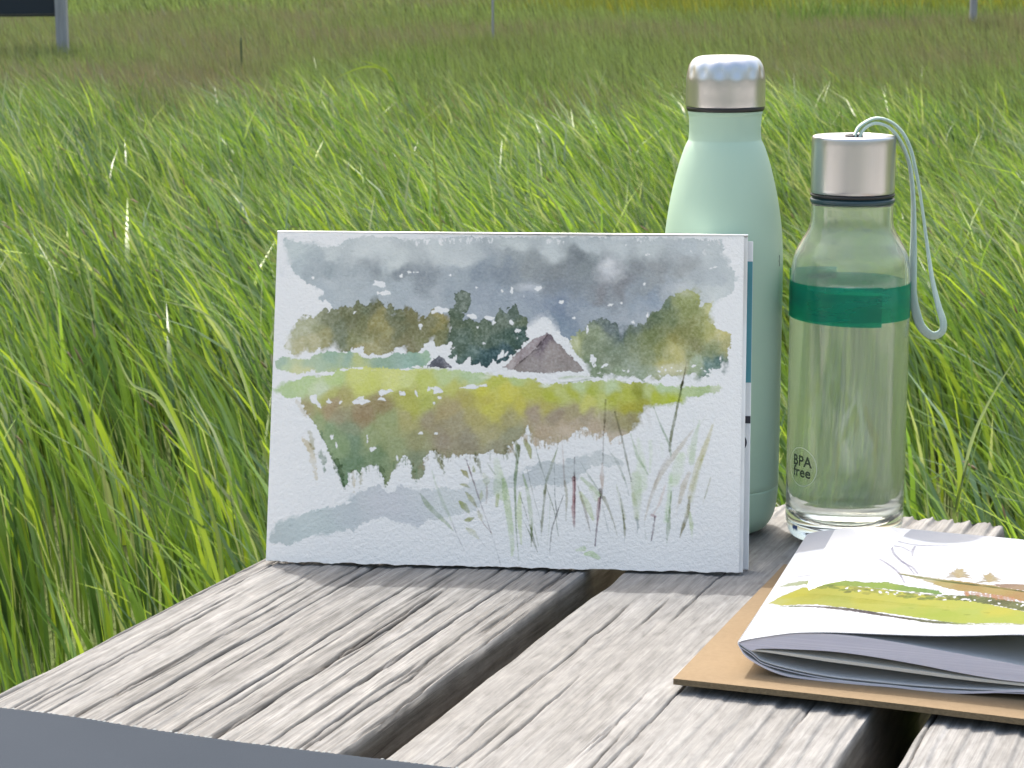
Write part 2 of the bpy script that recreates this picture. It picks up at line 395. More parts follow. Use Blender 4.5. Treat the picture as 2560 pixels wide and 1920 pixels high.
def paint_landscape(w=1200, h=850):
    def tf(pts):
        q = to_ref(pts); q = np.concatenate([q, np.ones((len(q), 1))], 1) @ PAD_H.T
        return q[:, :2] / q[:, 2:3] * [w, h]
    s = Sheet(w, h, tf, (222, 224, 231), 7)
    s.k = 1.0 / 3.456 * w / 1170.0
    # --- sky
    sky = T('A', 190,95, 230,125, 300,140, 440,150, 520,175, 640,165, 720,125, 830,105, 930,92, 1000,96, 1290,115, 1400,104, 1700,100, 2000,100, 2212,100) + \
        T('B', 300,102, 700,105, 1200,108, 1600,112, 1760,120, 1880,130, 1900,180, 1890,250, 1960,320, 1930,350, 1990,400, 2010,480, 1980,570, 1900,620, 1850,640, 1820,700, 1780,800, 1700,900, 1300,1000, 560,980, 500,930, 430,870, 390,810, 330,800, 250,850, 200,880) + \
        T('A', 2000,900, 1500,850, 1350,800, 800,760, 600,770, 590,700, 570,640, 540,640, 500,670, 475,640, 480,610, 515,585, 480,540, 430,520, 380,490, 330,455, 280,410, 255,360, 205,320, 228,290, 205,230, 185,180)
    G = [(300,180,(178,188,200),'A'),(600,260,(184,191,203),'A'),(300,330,(163,174,189),'A'),(430,390,(148,158,174),'A'),(620,370,(140,150,166),'A'),(600,470,(168,176,192),'A'),(520,560,(156,166,184),'A'),
         (950,180,(190,196,208),'A'),(1100,300,(190,196,207),'A'),(950,410,(126,133,148),'A'),(1200,415,(118,126,142),'A'),(1350,430,(122,130,147),'A'),(1000,370,(172,180,194),'A'),(900,600,(160,169,186),'A'),(1150,550,(150,160,178),'A'),(1300,640,(156,165,184),'A'),(1450,600,(150,158,176),'A'),
         (1500,200,(188,194,206),'A'),(1700,300,(184,190,203),'A'),(1700,430,(140,150,168),'A'),(1900,430,(122,133,154),'A'),(2100,420,(118,128,148),'A'),(1600,520,(138,148,168),'A'),(1900,620,(132,142,165),'A'),(2100,560,(130,141,164),'A'),(1850,740,(142,152,174),'A'),(2200,700,(142,152,174),'A'),
         (100,200,(186,193,204),'B'),(400,180,(182,189,202),'B'),(700,200,(176,184,198),'B'),(1000,180,(178,185,199),'B'),(1300,190,(178,185,198),'B'),(1600,180,(172,180,196),'B'),(1750,200,(176,183,196),'B'),
         (80,330,(136,143,156),'B'),(260,300,(130,136,148),'B'),(420,370,(112,118,130),'B'),(600,330,(104,111,124),'B'),(680,400,(112,120,132),'B'),(150,450,(118,127,145),'B'),(450,470,(110,118,136),'B'),(650,500,(112,120,136),'B'),
         (1150,400,(122,127,140),'B'),(1350,390,(128,132,144),'B'),(1600,360,(142,146,158),'B'),(1250,480,(132,138,152),'B'),(850,570,(112,113,126),'B'),(1000,560,(112,114,127),'B'),(900,620,(118,124,140),'B'),
         (250,620,(132,142,166),'B'),(420,700,(116,128,156),'B'),(550,740,(102,116,146),'B'),(520,850,(108,124,152),'B'),(700,700,(122,133,158),'B'),(1000,720,(148,156,176),'B'),(850,760,(138,148,170),'B'),(1150,650,(136,147,170),'B'),(1300,600,(128,141,168),'B'),(1250,780,(150,158,178),'B'),
         (1500,500,(152,160,178),'B'),(1700,430,(160,167,182),'B'),(1700,560,(184,190,202),'B'),(1850,600,(192,198,210),'B'),(1950,450,(180,187,200),'B'),(1850,420,(166,174,190),'B'),(1750,750,(205,209,218),'B')]
    G = [(x, y, (c[0] * 1.0 + 1, c[1] * 1.0 + 3, c[2] * 0.975 + 1), t_) for x, y, c, t_ in G]
    s.wash(sky, G, rough=3, soft=1.5, edge=0.08, grain=0.05, warp=16, power=3.6, bleed=6)
    # fringe of the dark band, pigment feathering up
    for k in range(70):
        x = 700 + k * 9.0 + s.rs.rand() * 8; y = 690 + s.rs.rand() * 6 - (k > 45) * 4
        s.stroke([(x, y), (x + 1, y - 10 - s.rs.rand() * 12)], [9, 1], (176, 184, 197), soft=5, alpha=0.35, rough=1)
    s.glow('B', 910,400, 150,120, (196,200,210), 0.85); s.glow('B', 900,350, 60,40, (210,213,220), .7)
    s.glow('B', 230,525, 130,50, (188,194,206), 0.75); s.glow('B', 330,870, 130,110, (222,225,232), 0.95); s.glow('B', 1540,540, 110,60, (196,201,208), .5)
    for x, y in ((560,620),(700,560),(1400,520),(1900,420)): s.glow('B', x, y, 60, 40, (150,157,172), 0.25)
    for k in range(46):                                        # dry brush along the top edge
        g = [(1310,1480),(1510,1660),(1690,1990)][k % 3]; x = g[0] + s.rs.rand() * (g[1] - g[0])
        s.stroke(T('A', x,105 + s.rs.rand() * 20, x - 12 + s.rs.rand() * 30,125 + s.rs.rand() * 45), [3,13,3], (223,225,232), soft=1.2, alpha=1, rough=2.5, mode='over', edge=0)
    for k in range(40):
        g = [(380,520,105,150),(1060,1360,100,180),(1570,1750,210,270),(1740,1900,110,160)][k % 4]
        x = g[0] + s.rs.rand() * (g[1] - g[0]); y = g[2] + s.rs.rand() * (g[3] - g[2])
        s.stroke(T('B', x,y, x + 18 - s.rs.rand() * 36,y + 22), [2,10,2], (223,225,232), soft=1.2, alpha=1, rough=2.5, mode='over', edge=0)
    for k in range(14): s.holes([('A', 480 + k * 17,165 + s.rs.rand() * 30, 9,8,0)])
    s.holes([('A',995,500,68,34,.25),('A',1062,580,46,20,.1),('A',1190,435,12,12,0),('A',1262,405,20,14,0),('A',1320,402,40,8,0),('A',1610,428,16,14,0),('A',1838,535,13,13,0),('A',2145,560,14,34,-.1),('A',2060,562,9,12,0),('A',430,450,12,9,0),('A',990,580,10,10,0),
             ('B',295,540,34,22,-.3),('B',500,657,22,13,-.2),('B',605,798,17,11,.4),('B',932,686,26,13,0),('B',1018,668,11,12,0),('B',1120,836,19,16,0),('B',1235,250,20,13,0),('B',1215,508,14,15,0),('B',1790,370,48,16,-.2),('B',1245,770,8,34,.3),('B',178,600,6,26,.2),('B',1140,245,24,5,0)])
    # --- left olive trees
    trees = T('A', 190,1060, 190,1000, 240,920, 270,860, 330,790, 400,780, 440,800, 500,730, 540,710, 570,745, 580,710, 650,715, 680,690, 760,695, 800,680, 822,640, 862,685, 905,685, 950,642, 985,632, 1030,655, 1062,700, 1080,662, 1112,670, 1125,745, 1190,720, 1212,742, 1232,700, 1282,712, 1322,740, 1350,785, 1380,765, 1412,788, 1450,710, 1480,700, 1530,765, 1620,790, 1640,980, 1570,1010, 1510,1052, 1480,1040, 1462,975, 1410,1010, 1350,1080, 1270,1112, 1230,1100, 1222,1035, 1160,1050, 1100,1100, 1030,1130, 930,1112, 900,1130, 872,1100, 885,1015, 800,1060, 700,1092, 650,1080, 632,1010, 540,1060, 510,1102, 490,1050, 400,1090, 340,1080, 290,1120, 250,1110)
    s.wash(trees, [(x, y, (c[0] * 0.92, c[1] * 0.97, c[2] * 1.06), t_) for x, y, c, t_ in [(240,1000,(196,186,142),'A'),(330,880,(176,170,124),'A'),(430,920,(150,146,98),'A'),(500,1000,(158,146,92),'A'),(350,1040,(190,176,124),'A'),(560,760,(118,118,82),'A'),(620,860,(106,110,78),'A'),(640,960,(112,116,84),'A'),
        (720,760,(106,104,66),'A'),(850,700,(92,96,62),'A'),(850,820,(112,110,66),'A'),(800,960,(124,122,72),'A'),(980,700,(96,94,60),'A'),(1010,860,(146,132,72),'A'),(940,1060,(158,142,84),'A'),(1050,1010,(136,126,78),'A'),(1100,720,(98,100,66),'A'),(1160,850,(108,108,72),'A'),
        (1250,760,(112,104,62),'A'),(1330,860,(116,110,68),'A'),(1270,1040,(128,118,78),'A'),(1400,940,(120,116,70),'A'),(1480,780,(146,130,70),'A'),(1550,900,(112,110,66),'A'),(1600,960,(84,96,76),'A')]],
        rough=3.5, soft=1.6, edge=0.14, grain=0.10, warp=18, power=4, bleed=5)
    s.glow('A', 215,1010, 40,90, (222,222,222), .6)
    dark = T('A', 1600,980, 1615,860, 1603,740, 1612,690, 1640,720, 1650,660, 1648,592, 1680,576, 1720,560, 1752,556, 1782,600, 1786,652, 1762,738, 1728,752, 1722,832, 1745,825, 1780,800, 1822,822, 1850,832, 1892,806, 1942,812, 1992,852, 2000,760, 2040,710, 2062,742, 2102,760, 2140,690, 2172,682) + \
        T('B', 30,722, 72,682, 112,692, 142,762, 192,782, 216,832, 202,900, 216,975, 152,1050, 62,1130, 5,1205) + T('A', 2100,1195, 2062,1170, 2012,1200, 1982,1168, 1932,1216, 1882,1210, 1862,1185, 1802,1202, 1778,1130, 1702,1190, 1672,1180, 1650,1122, 1612,1150, 1600,1130, 1642,1010)
    s.wash(dark, [(1640,850,(84,98,78),'A'),(1710,620,(78,92,80),'A'),(1680,760,(80,96,80),'A'),(1700,960,(72,90,76),'A'),(1800,900,(78,94,74),'A'),(1900,980,(74,92,78),'A'),(1950,860,(80,96,80),'A'),(1700,1130,(66,90,84),'A'),(1850,1150,(50,76,80),'A'),(1960,1130,(44,70,76),'A'),
        (2050,820,(84,98,84),'A'),(2060,980,(66,86,76),'A'),(2100,1120,(42,66,72),'A'),(80,740,(76,92,84),'B'),(160,820,(92,106,84),'B'),(80,1000,(62,84,74),'B'),(150,960,(48,72,70),'B')], rough=3.0, soft=1.3, edge=0.10, grain=0.13, warp=14, power=4)
    s.holes([('A',1520,735,78,30,.12),('A',1812,785,50,22,.1),('A',1955,800,42,20,.1),('A',1985,835,16,20,0),('A',2145,835,18,30,0),('A',2200,905,24,18,0),('A',1850,878,9,18,.2),('A',1355,878,11,30,.15),('A',795,745,26,10,-.6),('A',2045,812,7,8,0),('A',1900,1015,14,8,.4),('A',2190,975,14,10,0),
             ('A',2050,1120,20,46,.6),('A',2105,1098,8,18,.6),('A',1780,1155,13,38,.1),('A',1662,1140,10,22,0),('B',125,908,24,19,0),('B',118,975,14,14,.4),('B',25,1105,30,10,-.8)])
    # --- right trees
    rt = T('B', 590,965, 640,922, 720,872, 762,820, 850,800, 962,852, 1012,930, 1082,862, 1180,852, 1230,832, 1282,742, 1342,732, 1402,650, 1422,602, 1482,602, 1562,572, 1642,540, 1682,602, 1692,705, 1752,682, 1802,662, 1780,780, 1832,872, 1902,915, 1952,930, 1966,1000, 1935,1100, 1902,1260, 1890,1180, 1868,1262, 1802,1242, 1762,1302, 1682,1330, 1632,1272, 1562,1312, 1402,1302, 1340,1330, 1250,1302, 1212,1340, 1162,1332, 1122,1302, 1002,1310, 942,1290, 872,1300, 802,1332, 742,1300, 722,1250, 682,1170, 602,1082, 582,1020)
    s.wash(rt, [(620,1000,(166,172,120),'B'),(700,960,(128,140,98),'B'),(850,950,(122,136,104),'B'),(770,1060,(112,126,98),'B'),(820,830,(76,90,86),'B'),(930,870,(72,86,88),'B'),(1020,930,(78,94,96),'B'),(1000,1040,(104,120,96),'B'),(1100,950,(98,112,84),'B'),(1130,880,(84,98,90),'B'),(1230,960,(104,116,72),'B'),
        (1300,780,(82,98,72),'B'),(1430,660,(78,96,76),'B'),(1400,800,(100,114,76),'B'),(1560,660,(130,140,82),'B'),(1620,580,(148,156,92),'B'),(1620,760,(122,132,76),'B'),(1740,740,(184,184,122),'B'),(1560,900,(112,116,62),'B'),(1700,900,(124,130,72),'B'),(1780,880,(160,162,92),'B'),(1900,960,(190,182,112),'B'),(1920,1060,(156,152,96),'B'),
        (1650,1040,(110,112,66),'B'),(1480,1000,(122,120,60),'B'),(1300,1030,(116,122,64),'B'),(1240,1080,(112,124,84),'B'),(1350,1130,(170,166,96),'B'),(1450,1060,(178,172,100),'B'),(1440,1180,(192,188,144),'B'),(1560,1120,(120,128,82),'B'),(1600,1230,(140,158,124),'B'),(1750,1150,(118,132,96),'B'),(1840,1080,(128,138,96),'B'),(1750,1240,(82,112,108),'B'),(1850,1190,(74,104,102),'B'),
        (900,1180,(122,134,112),'B'),(1020,1130,(110,124,100),'B'),(1100,1240,(132,146,126),'B'),(1180,1300,(124,142,118),'B'),(1300,1250,(150,162,136),'B'),(760,1250,(110,128,100),'B'),(1000,1270,(130,148,118),'B')], rough=3.5, soft=1.5, edge=0.08, grain=0.10, warp=12, power=4, bleed=7)
    s.glow('B', 600,1010, 50,60, (198,204,168), .6); s.glow('B', 1400,1220, 120,60, (205,200,168), .4); s.glow('B', 1560,590, 70,50, (190,194,170), .35)
    s.holes([('B',765,1160,42,52,.3),('B',785,1200,18,28,0),('B',868,1210,34,14,-.4),('B',822,1274,22,13,0),('B',720,895,9,44,.1),('B',1035,1250,22,10,.3),('B',1075,1252,10,14,0),('B',1635,1215,24,12,-.3),('B',1868,1150,10,24,.1),('B',1235,1315,34,13,-.6),('B',1245,775,9,30,.3)])
    for k in range(26): s.holes([('B', 1330 + s.rs.rand() * 560,1225 + s.rs.rand() * 80, 9 + s.rs.rand() * 9,6 + s.rs.rand() * 6, s.rs.rand() * 3)])
    # --- hedge strip behind the meadow
    s.wash(T('A', 105,1190, 125,1150, 170,1122, 262,1152, 402,1140, 500,1092, 582,1078, 702,1102, 792,1080, 882,1142, 1002,1132, 1092,1130, 1152,1090, 1242,1102, 1332,1102, 1402,1078, 1452,1110, 1450,1150, 1410,1215, 1302,1240, 1002,1250, 780,1225, 600,1260, 470,1262, 400,1250, 300,1282, 240,1272, 130,1232),
        [(150,1190,(140,170,152),'A'),(200,1220,(176,196,150),'A'),(320,1220,(196,198,140),'A'),(450,1170,(160,184,156),'A'),(560,1120,(134,166,146),'A'),(600,1200,(164,182,128),'A'),(760,1140,(134,166,148),'A'),(850,1200,(178,188,120),'A'),(1000,1160,(124,156,132),'A'),(1150,1150,(136,166,152),'A'),(1200,1210,(136,172,160),'A'),(1380,1130,(150,182,150),'A'),(1330,1180,(124,158,144),'A')],
        rough=2.5, soft=1.4, edge=0.12, grain=0.05)
    # --- meadow and reed bed, one wet shape
    mead = T('A', 90,1412, 120,1385, 182,1350, 352,1310, 602,1282, 642,1240, 802,1225, 1002,1225, 1202,1236, 1402,1232, 1622,1240, 1852,1268, 2200,1312) + \
        T('B', 152,1318, 282,1330, 342,1370, 502,1360, 702,1342, 902,1335, 1162,1360, 1382,1385, 1702,1387, 1852,1380, 1885,1402, 1872,1440, 1802,1442, 1702,1470, 1592,1490, 1542,1530, 1402,1552, 1242,1556) + \
        T('D', 1222,215, 1182,300, 1170,350, 1122,400, 1082,440, 1040,460, 1000,470, 922,520, 872,440, 770,460, 725,420, 690,390, 622,430, 560,490, 402,535, 400,480, 322,510, 282,535, 232,500, 212,355, 190,440, 150,490) + \
        T('C', 2180,560, 2160,640, 2102,620, 2022,590, 1952,630, 1882,640, 1802,628, 1752,652, 1702,620, 1622,650, 1560,600, 1520,600, 1452,660, 1462,800, 1442,832, 1352,842, 1342,700, 1282,640, 1242,700, 1192,770, 1120,890, 1072,760, 1052,722, 972,712, 922,740, 902,792, 842,760, 802,790, 790,890, 762,912, 722,820, 702,750, 552,432, 492,342, 432,242, 402,182, 392,125, 300,135, 252,130, 200,100, 160,82, 152,60)
    s.wash(mead, [(200,1400,(166,192,136),'A'),(330,1350,(170,196,134),'A'),(480,1400,(188,206,158),'A'),(600,1310,(172,196,120),'A'),(560,1470,(168,170,82),'A'),(700,1480,(158,150,84),'A'),(850,1280,(198,204,104),'A'),(900,1380,(194,200,92),'A'),(1100,1330,(204,208,112),'A'),(1250,1300,(198,206,118),'A'),(1400,1380,(182,192,86),'A'),(1250,1500,(158,158,62),'A'),
        (1600,1280,(176,196,126),'A'),(1800,1300,(166,192,140),'A'),(1650,1400,(180,184,82),'A'),(1700,1270,(178,198,140),'A'),(2000,1340,(176,182,66),'A'),(2150,1340,(168,188,110),'A'),(2100,1450,(196,190,58),'A'),(1900,1500,(176,166,66),'A'),(1700,1520,(162,152,72),'A'),(2000,1580,(186,180,72),'A'),
        (450,200,(152,142,98),'C'),(560,330,(132,148,98),'C'),(680,210,(150,130,94),'C'),(650,400,(116,140,98),'C'),(750,300,(140,132,100),'C'),(820,380,(116,130,98),'C'),(830,520,(96,122,92),'C'),(700,560,(118,142,98),'C'),(850,680,(86,114,82),'C'),(760,820,(88,118,84),'C'),(950,280,(142,122,88),'C'),(1000,480,(130,144,94),'C'),(1100,230,(136,120,80),'C'),(1140,350,(136,148,94),'C'),(1060,640,(98,122,84),'C'),
        (1200,550,(130,142,94),'C'),(1300,330,(156,150,88),'C'),(1330,200,(166,168,66),'C'),(1480,180,(164,172,76),'C'),(1400,500,(138,138,94),'C'),(1380,700,(112,124,94),'C'),(1500,330,(140,128,96),'C'),(1620,480,(136,124,102),'C'),(1650,250,(154,138,92),'C'),(1700,400,(142,132,98),'C'),(1900,350,(158,148,88),'C'),(1850,520,(128,120,96),'C'),(2000,230,(188,184,64),'C'),(2050,420,(152,144,96),'C'),(2120,540,(132,128,100),'C'),(1950,100,(192,188,52),'C'),
        (60,100,(190,184,66),'D'),(150,200,(186,178,66),'D'),(60,300,(150,142,92),'D'),(80,440,(128,128,96),'D'),(220,140,(172,172,60),'D'),(380,130,(162,170,42),'D'),(340,230,(164,154,66),'D'),(480,110,(178,186,96),'D'),(580,110,(160,168,40),'D'),(650,60,(170,192,128),'D'),(760,80,(156,168,48),'D'),(720,170,(190,190,86),'D'),(850,150,(178,186,92),'D'),(920,150,(158,166,38),'D'),(900,60,(178,198,148),'D'),(1030,110,(166,174,52),'D'),(1050,220,(158,154,40),'D'),(1160,90,(128,136,34),'D'),(1170,210,(146,146,40),'D'),
        (1250,100,(176,190,112),'D'),(1300,130,(166,176,34),'D'),(1420,140,(160,176,28),'D'),(1400,60,(168,194,142),'D'),(1600,70,(168,190,132),'D'),(1720,80,(156,180,120),'D'),(1840,60,(190,200,172),'D'),
        (280,290,(148,130,108),'D'),(450,290,(142,126,104),'D'),(600,260,(150,138,98),'D'),(700,300,(148,132,108),'D'),(780,380,(172,152,128),'D'),(550,400,(182,162,138),'D'),(330,420,(166,146,120),'D'),(950,350,(140,130,102),'D'),(1050,330,(142,134,88),'D'),(1120,320,(132,124,84),'D'),(950,460,(176,160,140),'D'),(600,330,(168,150,126),'D')],
        rough=2.6, soft=1.3, edge=0.07, grain=0.06, warp=9, power=4.5, bleed=4)
    s.glow('C', 560,60, 60,80, (196,206,180), .5); s.glow('B', 350,1360, 60,20, (215,225,210), .8); s.glow('D', 680,440, 60,40, (214,206,200), .5); s.glow('A', 1900,1290, 60,20, (212,218,200), .6)
    s.stroke(T('B', 480,1352, 600,1350, 700,1330, 760,1318), [3,12,14,6], (120,140,100), alpha=.8); s.stroke(T('B', 480,1320, 560,1305, 640,1300, 740,1305), [10,26,26,10], (150,170,118), soft=3, alpha=.7)
    s.stroke(T('A', 160,1250, 240,1290, 420,1280, 600,1268), [4,14,10,6], (223,225,232), mode='over', alpha=1, edge=0)
    s.holes([('C',500,140,40,62,-.5),('C',545,195,14,46,-.4),('C',640,172,30,24,.5),('C',740,172,22,8,-.4),('C',915,165,68,36,-.25),('C',1120,90,84,36,-.4),('C',1100,150,46,22,0),('C',1270,100,32,20,0),('C',1388,100,10,30,-.5),('C',1560,75,74,30,.35),('C',1500,60,22,26,0),('C',1590,135,17,14,0),('C',1540,185,9,22,0),('C',1880,40,116,22,-.06),
             ('C',655,475,16,24,0),('C',698,550,9,28,-.2),('C',965,490,7,34,0),('C',1015,580,26,26,.4),('C',1430,440,24,17,0),('C',1565,445,17,10,0),('C',1225,665,9,26,-.2),('A',690,1242,40,10,0),('A',825,1228,30,7,0),('A',1300,1222,60,6,0),('A',1330,1214,16,10,0)])
    for x, y, l in ((840,140,1),(880,210,1),(660,205,1),(1050,170,1),(1180,90,1),(1520,110,1)): s.stroke(T('C', x,y, x + 40,y + 12, x + 90,y - 6), [2,9,2], (126,104,66), alpha=.5)
    s.stroke(T('C', 545,430, 600,520, 640,600, 700,730, 790,900), [2,6,6,5,2], (82,110,76), alpha=.5)
    # ragged fringe dripping from the lower edge of the reed bed
    lower = T('C', 560,440, 640,620, 700,740, 790,830, 850,760, 920,740, 1000,712, 1072,760, 1150,740, 1240,700, 1300,660, 1380,800, 1450,700, 1520,600, 1622,640, 1700,620, 1800,628, 1900,640, 2022,595, 2120,620, 2200,600) + T('D', 160,480, 240,505, 300,535, 400,520, 480,505, 560,490, 640,430, 760,455, 870,450, 940,510, 1040,460)
    cl_ = [(98,122,88),(108,126,90),(92,116,84),(128,132,96),(140,130,104),(124,120,96)]
    LP = to_ref(lower)
    for k in range(190):
        u = s.rs.rand() * (len(LP) - 1); i = int(u); q = LP[i] + (LP[i + 1] - LP[i]) * (u - i); f = u / len(LP)
        c_ = cl_[int(s.rs.rand() * 3)] if f < .35 else cl_[3 + int(s.rs.rand() * 3)] if f < .62 else [(176,158,136),(160,146,120),(186,172,156)][k % 3]
        L_ = (6 + 20 * s.rs.rand() ** 2) * (1 if f < .62 else .7)
        s.stroke([(q[0] + s.rs.rand() * 3, q[1] - 8), (q[0] + 1, q[1] + L_ * .4), (q[0] + s.rs.rand() * 5 - 1, q[1] + L_)], [6 + 10 * s.rs.rand(), 5 + 6 * s.rs.rand(), 1], c_, soft=1.5, alpha=.8, rough=2, mode='over')
    # drips of the reed bed
    for q, w_, c in ((T('C',700,700, 740,830, 765,915), [70,46,20], (84,112,82)), (T('C',1540,590, 1580,670, 1630,780), [30,40,8], (118,122,86)), (T('C',1080,740, 1110,820, 1120,900), [40,26,5], (112,128,96)), (T('C',1360,700, 1365,780, 1370,840), [16,12,20], (156,140,100)), (T('C',840,780, 850,860, 850,950), [24,22,6], (176,162,124)), (T('C',905,780, 905,850, 900,900), [20,14,4], (150,146,108)),
                  (T('C',400,480, 470,560, 500,700, 530,860), [20,52,50,6], (188,176,146)), (T('C',470,430, 490,520, 510,620), [30,40,20], (156,152,116)), (T('C',555,600, 585,680, 600,765), [20,56,6], (102,126,102)), (T('C',360,170, 400,230, 440,300), [20,34,8], (196,190,178)), (T('C',1900,630, 1930,720, 1950,800), [20,22,14], (108,114,80)), (T('C',2020,590, 2050,640), [12,8], (110,112,84)), (T('C',1880,720, 1888,770), [14,6], (150,158,112))):
        s.stroke(q, w_, c, soft=2, alpha=.85, rough=4)
    # --- houses
    s.wash(T('A', 1402,1222, 1450,1172, 1515,1112, 1562,1142, 1620,1222, 1540,1228, 1480,1222), [(1430,1200,(96,100,112),'A'),(1500,1150,(84,88,100),'A'),(1520,1195,(58,60,72),'A'),(1590,1200,(112,112,124),'A')], rough=1.2, soft=1, edge=.2, grain=.12, warp=6)
    s.stroke(T('A', 1540,1130, 1590,1160, 1640,1215), [10,14,10], (223,225,232), mode='over', alpha=.9, edge=0)
    s.stroke(T('B', 392,915, 470,980, 560,1075, 680,1190, 740,1290), [26,24,24,26,12], (224,226,233), mode='over', alpha=1, edge=0, rough=3)
    s.wash(T('B', 0,1222, 62,1148, 152,1070, 222,1012, 290,960, 382,925, 392,970, 300,1060, 180,1180, 90,1246, 40,1240), [(60,1190,(158,146,148),'B'),(200,1070,(146,134,140),'B'),(330,970,(138,124,132),'B'),(120,1180,(150,138,142),'B')], rough=2, soft=1.2, edge=.12, grain=.12, warp=8)
    s.wash(T('B', 75,1238, 190,1140, 290,1040, 384,930, 470,1020, 560,1110, 640,1180, 705,1262, 640,1268, 480,1260, 330,1276, 200,1262, 130,1268), [(140,1220,(128,119,118),'B'),(240,1120,(134,125,126),'B'),(330,1010,(92,80,92),'B'),(380,960,(104,92,102),'B'),(420,1080,(140,130,130),'B'),(300,1190,(126,117,118),'B'),(480,1200,(132,124,123),'B'),(600,1200,(130,122,121),'B'),(560,1130,(132,121,121),'B'),(400,1200,(138,127,126),'B')], rough=1.6, soft=1.0, edge=.14, grain=.09, warp=10)
    s.stroke(T('B', 80,1230, 180,1150, 290,1050, 375,945), [4,9,9,12], (96,84,94), alpha=.75); s.stroke(T('B', 270,1080, 320,1060, 340,1010), [6,20,8], (70,60,72), alpha=.6)
    s.stroke(T('B', 0,1268, 200,1284, 400,1292, 600,1284, 735,1300), [26,22,20,18,14], (224,226,233), mode='over', alpha=1, edge=0, rough=3)
    # --- pale river
    riv = T('C', 118,1372, 130,1330, 162,1262, 202,1202, 332,1160, 552,1095, 652,1080, 762,1060, 832,970, 952,930, 1062,890, 1112,950, 1152,962, 1252,892, 1352,922, 1502,940, 1622,908, 1732,940, 1852,852, 1962,835) + T('D', 0,832, 150,780, 202,742, 300,702, 402,692, 522,712, 545,662, 652,660, 782,612, 842,592, 900,640, 982,652, 1042,705, 980,715, 900,730, 762,722, 722,762, 642,832, 560,880, 500,902, 330,885, 250,902, 0,920) + T('C', 2010,1000, 1902,1100, 1752,1150, 1502,1190, 1402,1245, 1242,1225, 1172,1200, 1132,1165, 1002,1180, 882,1250, 832,1302, 792,1270, 742,1300, 622,1310, 472,1322, 382,1380, 252,1415, 212,1380)
    s.wash(riv, [(160,1340,(166,178,184),'C'),(260,1250,(170,184,190),'C'),(450,1200,(176,190,196),'C'),(600,1220,(172,186,192),'C'),(800,1150,(174,184,194),'C'),(950,1050,(182,188,198),'C'),(1150,1060,(186,190,202),'C'),(1350,1130,(184,190,202),'C'),(1500,1020,(188,194,204),'C'),(1650,1000,(192,200,206),'C'),(1850,950,(196,202,210),'C'),(1950,880,(200,206,212),'C'),(260,800,(180,188,198),'D'),(400,760,(180,188,196),'D'),(500,860,(182,190,198),'D'),(700,690,(184,192,200),'D'),(850,620,(190,196,202),'D'),(960,690,(196,202,208),'D'),(100,860,(196,202,208),'D')],
        rough=3.2, soft=1.3, edge=0.035, grain=0.025, mode='mul', bleed=3)
    s.holes([('C',800,1040,30,14,-.2),('D',460,690,60,5,.05),('D',200,770,40,18,-.3)])
    # --- reeds, stems and leaves in front
    LG, PB, DG, RB = (178,196,158), (196,184,176), (92,104,84), (112,84,92)
